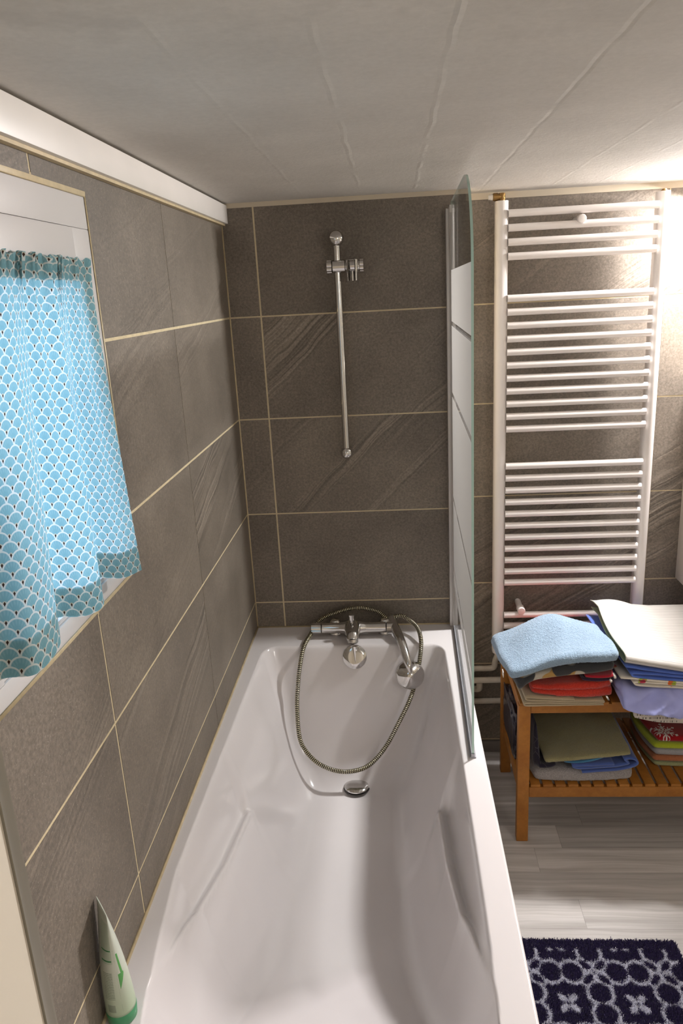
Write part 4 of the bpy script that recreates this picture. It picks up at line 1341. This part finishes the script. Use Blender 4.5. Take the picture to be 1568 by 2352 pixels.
# ------------------------------------------------------------------ shampoo tube
def tube_bottle():
    root = empty('shampoo_tube', (.0275, -1.384, RIM))
    tag(root, 'pale green squeeze tube with a green cap standing on the bath rim', 'tube')
    # body: round above the cap, flattening towards the crimped top end
    n = 48; rows = 40; H0, H1 = .022, .200
    tilt = Vector((-.0085, .008, 0))
    cr = Vector((.62, -.78, 0)).normalized()                  # direction of the crimp line
    cp = Vector((-cr.y, cr.x, 0))
    verts, faces, uvs = [], [], []
    for j in range(rows + 1):
        f = j / rows; z = H0 + (H1 - H0) * f
        g = f ** 1.8
        a = .0225 * (1 - g) + .0245 * g
        b = .0225 * (1 - g) + .0012 * g
        c = tilt * f
        for k in range(n):
            t = 2 * PI * k / n
            q = c + cr * (a * math.cos(t)) + cp * (b * math.sin(t))
            verts.append(Vector((q.x, q.y, z))); uvs.append((k / n, f))
    for j in range(rows):
        for k in range(n):
            faces.append((j * n + k, j * n + (k + 1) % n, (j + 1) * n + (k + 1) % n, (j + 1) * n + k))
    faces += [tuple(range(n - 1, -1, -1)), tuple(rows * n + k for k in range(n))]
    m = Mat('tube_print', .35, spec=.45)
    u = m.node('ShaderNodeUVMap'); u.uv_map = 'UVMap'
    uu, vv, _ = m.xyz(sock=u.outputs[0])
    nz = m.noise(m.vec(uu * 220, (vv * 60).floor() * 3., 0.), scale=1, detail=1)
    base = m.mix(vv.mapr(0., .5), (.42, .52, .36), (.56, .60, .52))
    tb = (uu - .865).abs()
    txt = tb.lt(.060) * (vv * 62).fract().lt(.55) * nz.gt(.42) * (vv.gt(.18) * vv.lt(.45))
    c = m.mix(txt * .75, base, (.13, .17, .12))
    hd = tb.lt(.075) * (((vv - .56).abs().lt(.007)).max((vv - .66).abs().lt(.006)))
    c = m.mix(hd, c, (.03, .20, .07))
    soft = tb.lt(.085) * vv.gt(.53) * vv.lt(.92)
    c = m.mix(soft * .25, c, (.10, .28, .12))
    bar = tb.lt(.045) * vv.gt(.05) * vv.lt(.125) * (uu * 260).fract().lt(.55)
    c = m.mix(bar * .8, c, (.05, .05, .05))
    lf = (((uu - .03 - (vv - .40) * .30).abs()).lt(.050 - (vv - .40).abs() * .30)) * (vv.gt(.26)) * vv.lt(.42)
    lf2 = ((uu - .045 + (vv - .5) * .10).abs()).lt(.016) * vv.gt(.41) * vv.lt(.62)
    c = m.mix(lf.max(lf2).clamp(), c, (.085, .34, .075))
    m.color(c)
    ob = mesh_obj('body', verts, faces, m.m, root)
    ul = ob.data.uv_layers.new(name='UVMap')
    li = np.zeros(len(ob.data.loops), dtype=np.int32); ob.data.loops.foreach_get('vertex_index', li)
    ul.data.foreach_set('uv', np.array(uvs, dtype=np.float32)[li].ravel())
    mb = MB(); mb.lathe((0, 0, .0008), (0, 0, 1), [(0, .0205), (.002, .0222), (.019, .0232), (.022, .0222), (.0222, .001)], 40)
    mb.build('cap', simple('tube_cap', (.055, .30, .13), .3), root)
tube_bottle()

# ------------------------------------------------------------------ curtain
def curtain():
    root = empty('curtain', (.03, -1.32, 1.45))
    tag(root, 'short blue curtain with white scallop print hanging over the small window', 'curtain')
    zt, zb = 1.680, 1.2
    # matched points: (top x, top y) -> (bottom x, y, z)
    top = [(.006, -1.050), (.008, -1.11), (.008, -1.155), (.010, -1.18), (.009, -1.235), (.009, -1.275), (.011, -1.295), (.010, -1.34), (.010, -1.38), (.010, -1.42), (.010, -1.47), (.010, -1.505)]
    bot = [(.047, -1.104, 1.186), (.038, -1.165, 1.196), (.020, -1.231, 1.220), (.052, -1.282, 1.203), (.046, -1.330, 1.206), (.022, -1.376, 1.222), (.062, -1.445, 1.222), (.068, -1.520, 1.222), (.040, -1.545, 1.228), (.055, -1.60, 1.228), (.075, -1.66, 1.222), (.05, -1.70, 1.22)]
    tp = bez([(x, y, zt) for x, y in top], 14); bp = bez(bot, 14)
    n = len(tp)
    rows = 90
    def pos(i, f):
        a, b = tp[i], bp[i]
        p = a.lerp(b, f)
        e = f ** 1.15
        p.x = a.x + (b.x - a.x) * e
        # gathers: fine ruffles near the heading that calm down lower
        ph = i * .95
        g = math.exp(-f * 14)
        p.x += (.0045 * math.sin(ph * 1.0) + .002 * math.sin(ph * 2.3)) * g + .0035 * math.sin(i * .42 + 1.) * (1 - f) * .7
        p.y += .003 * math.sin(ph * 1.3 + 1) * g
        p.z += .0025 * math.sin(ph * .8) * g * (1 if f < .02 else .3)
        p.x = max(p.x, .0090)
        return p
    # arc length across at the bottom drives the printed pattern
    arc = [0.]
    for i in range(1, n): arc.append(arc[-1] + (bp[i] - bp[i - 1]).length * .93)
    def sheet(name, f0, f1, off, nr):
        verts, faces, uv = [], [], []
        for j in range(nr + 1):
            f = f0 + (f1 - f0) * j / nr
            for i in range(n):
                p = pos(i, f)
                a = pos(max(0, i - 1), f); b = pos(min(n - 1, i + 1), f)
                d = (b - a); nr_ = Vector((-d.y, d.x, 0)); nr_.normalize()
                if nr_.x < 0: nr_ = -nr_
                p = p + nr_ * off
                verts.append(p - root.location); uv.append((arc[i], (1 - f) * .478))
        for j in range(nr):
            for i in range(n - 1):
                faces.append((j * n + i, j * n + i + 1, (j + 1) * n + i + 1, (j + 1) * n + i))
        o = mesh_obj(name, verts, faces, M['curtain'], root)
        ul = o.data.uv_layers.new(name='UVMap')
        li = np.zeros(len(o.data.loops), dtype=np.int32); o.data.loops.foreach_get('vertex_index', li)
        ul.data.foreach_set('uv', np.array(uv, dtype=np.float32)[li].ravel())
        return o
    sheet('fabric', 0.0, 1.0, 0.0, rows)
    sheet('hem', .918, .998, -.0016, 12)
    sheet('heading', .002, .070, -.0016, 10)
    mb = MB(); mb.tube([(.0056, -1.053, 1.6655), (.0056, -1.51, 1.6655)], .0018, 10)
    loc(mb, root).build('rod', M['plastic_white'], root)
curtain()

# ------------------------------------------------------------------ camera
cam = bpy.data.cameras.new('camera'); co = bpy.data.objects.new('camera', cam); C.objects.link(co)
co.location = (.47239, -2.24329, .05657 + 1.555)
co.rotation_euler = (1.284434, .0507758, .0619227)
cam.sensor_fit = 'VERTICAL'; cam.sensor_height = 36; cam.sensor_width = 24
cam.lens = 36 * 1714.18 / 2352
cam.clip_start = .02
bpy.context.scene.camera = co

# ------------------------------------------------------------------ light
def area(name, locn, target, size, power, col, shape='DISK', sy=None):
    l = bpy.data.lights.new(name, 'AREA'); l.shape = shape; l.size = size
    if sy: l.size_y = sy
    l.energy = power; l.color = col
    o = bpy.data.objects.new(name, l); C.objects.link(o); o.location = locn
    d = Vector(target) - Vector(locn)
    o.rotation_euler = d.to_track_quat('-Z', 'Y').to_euler()
    return o
area('wall_lamp_light', (1.47, .030, 1.842), (1.24, -.42, 1.12), .20, 41.0, (1.0, .962, .952), 'RECTANGLE', .06)
pl = bpy.data.lights.new('fill_light', 'POINT'); pl.energy = 14; pl.color = (1.0, .95, .91); pl.shadow_soft_size = .15  # added soft fill to the right of the camera, no known lamp there
po = bpy.data.objects.new('fill_light', pl); C.objects.link(po); po.location = (1.55, -2.3, 1.66)

w = bpy.data.worlds.new('World'); bpy.context.scene.world = w; w.use_nodes = True
bg = w.node_tree.nodes['Background']
sky = w.node_tree.nodes.new('ShaderNodeTexSky'); sky.sky_type = 'HOSEK_WILKIE'; sky.turbidity = 3.0; sky.sun_direction = (.3, .4, .6)
mixn = w.node_tree.nodes.new('ShaderNodeMix'); mixn.data_type = 'RGBA'; mixn.inputs[0].default_value = .75
w.node_tree.links.new(sky.outputs[0], mixn.inputs[6]); mixn.inputs[7].default_value = (.55, .73, 1.0, 1)
w.node_tree.links.new(mixn.outputs[2], bg.inputs[0]); bg.inputs[1].default_value = 5.4

vs_ = bpy.context.scene.view_settings
vs_.view_transform = 'Standard'; vs_.look = 'None'; vs_.gamma = 1.0; vs_.use_curve_mapping = False
vs_.exposure = 0.09
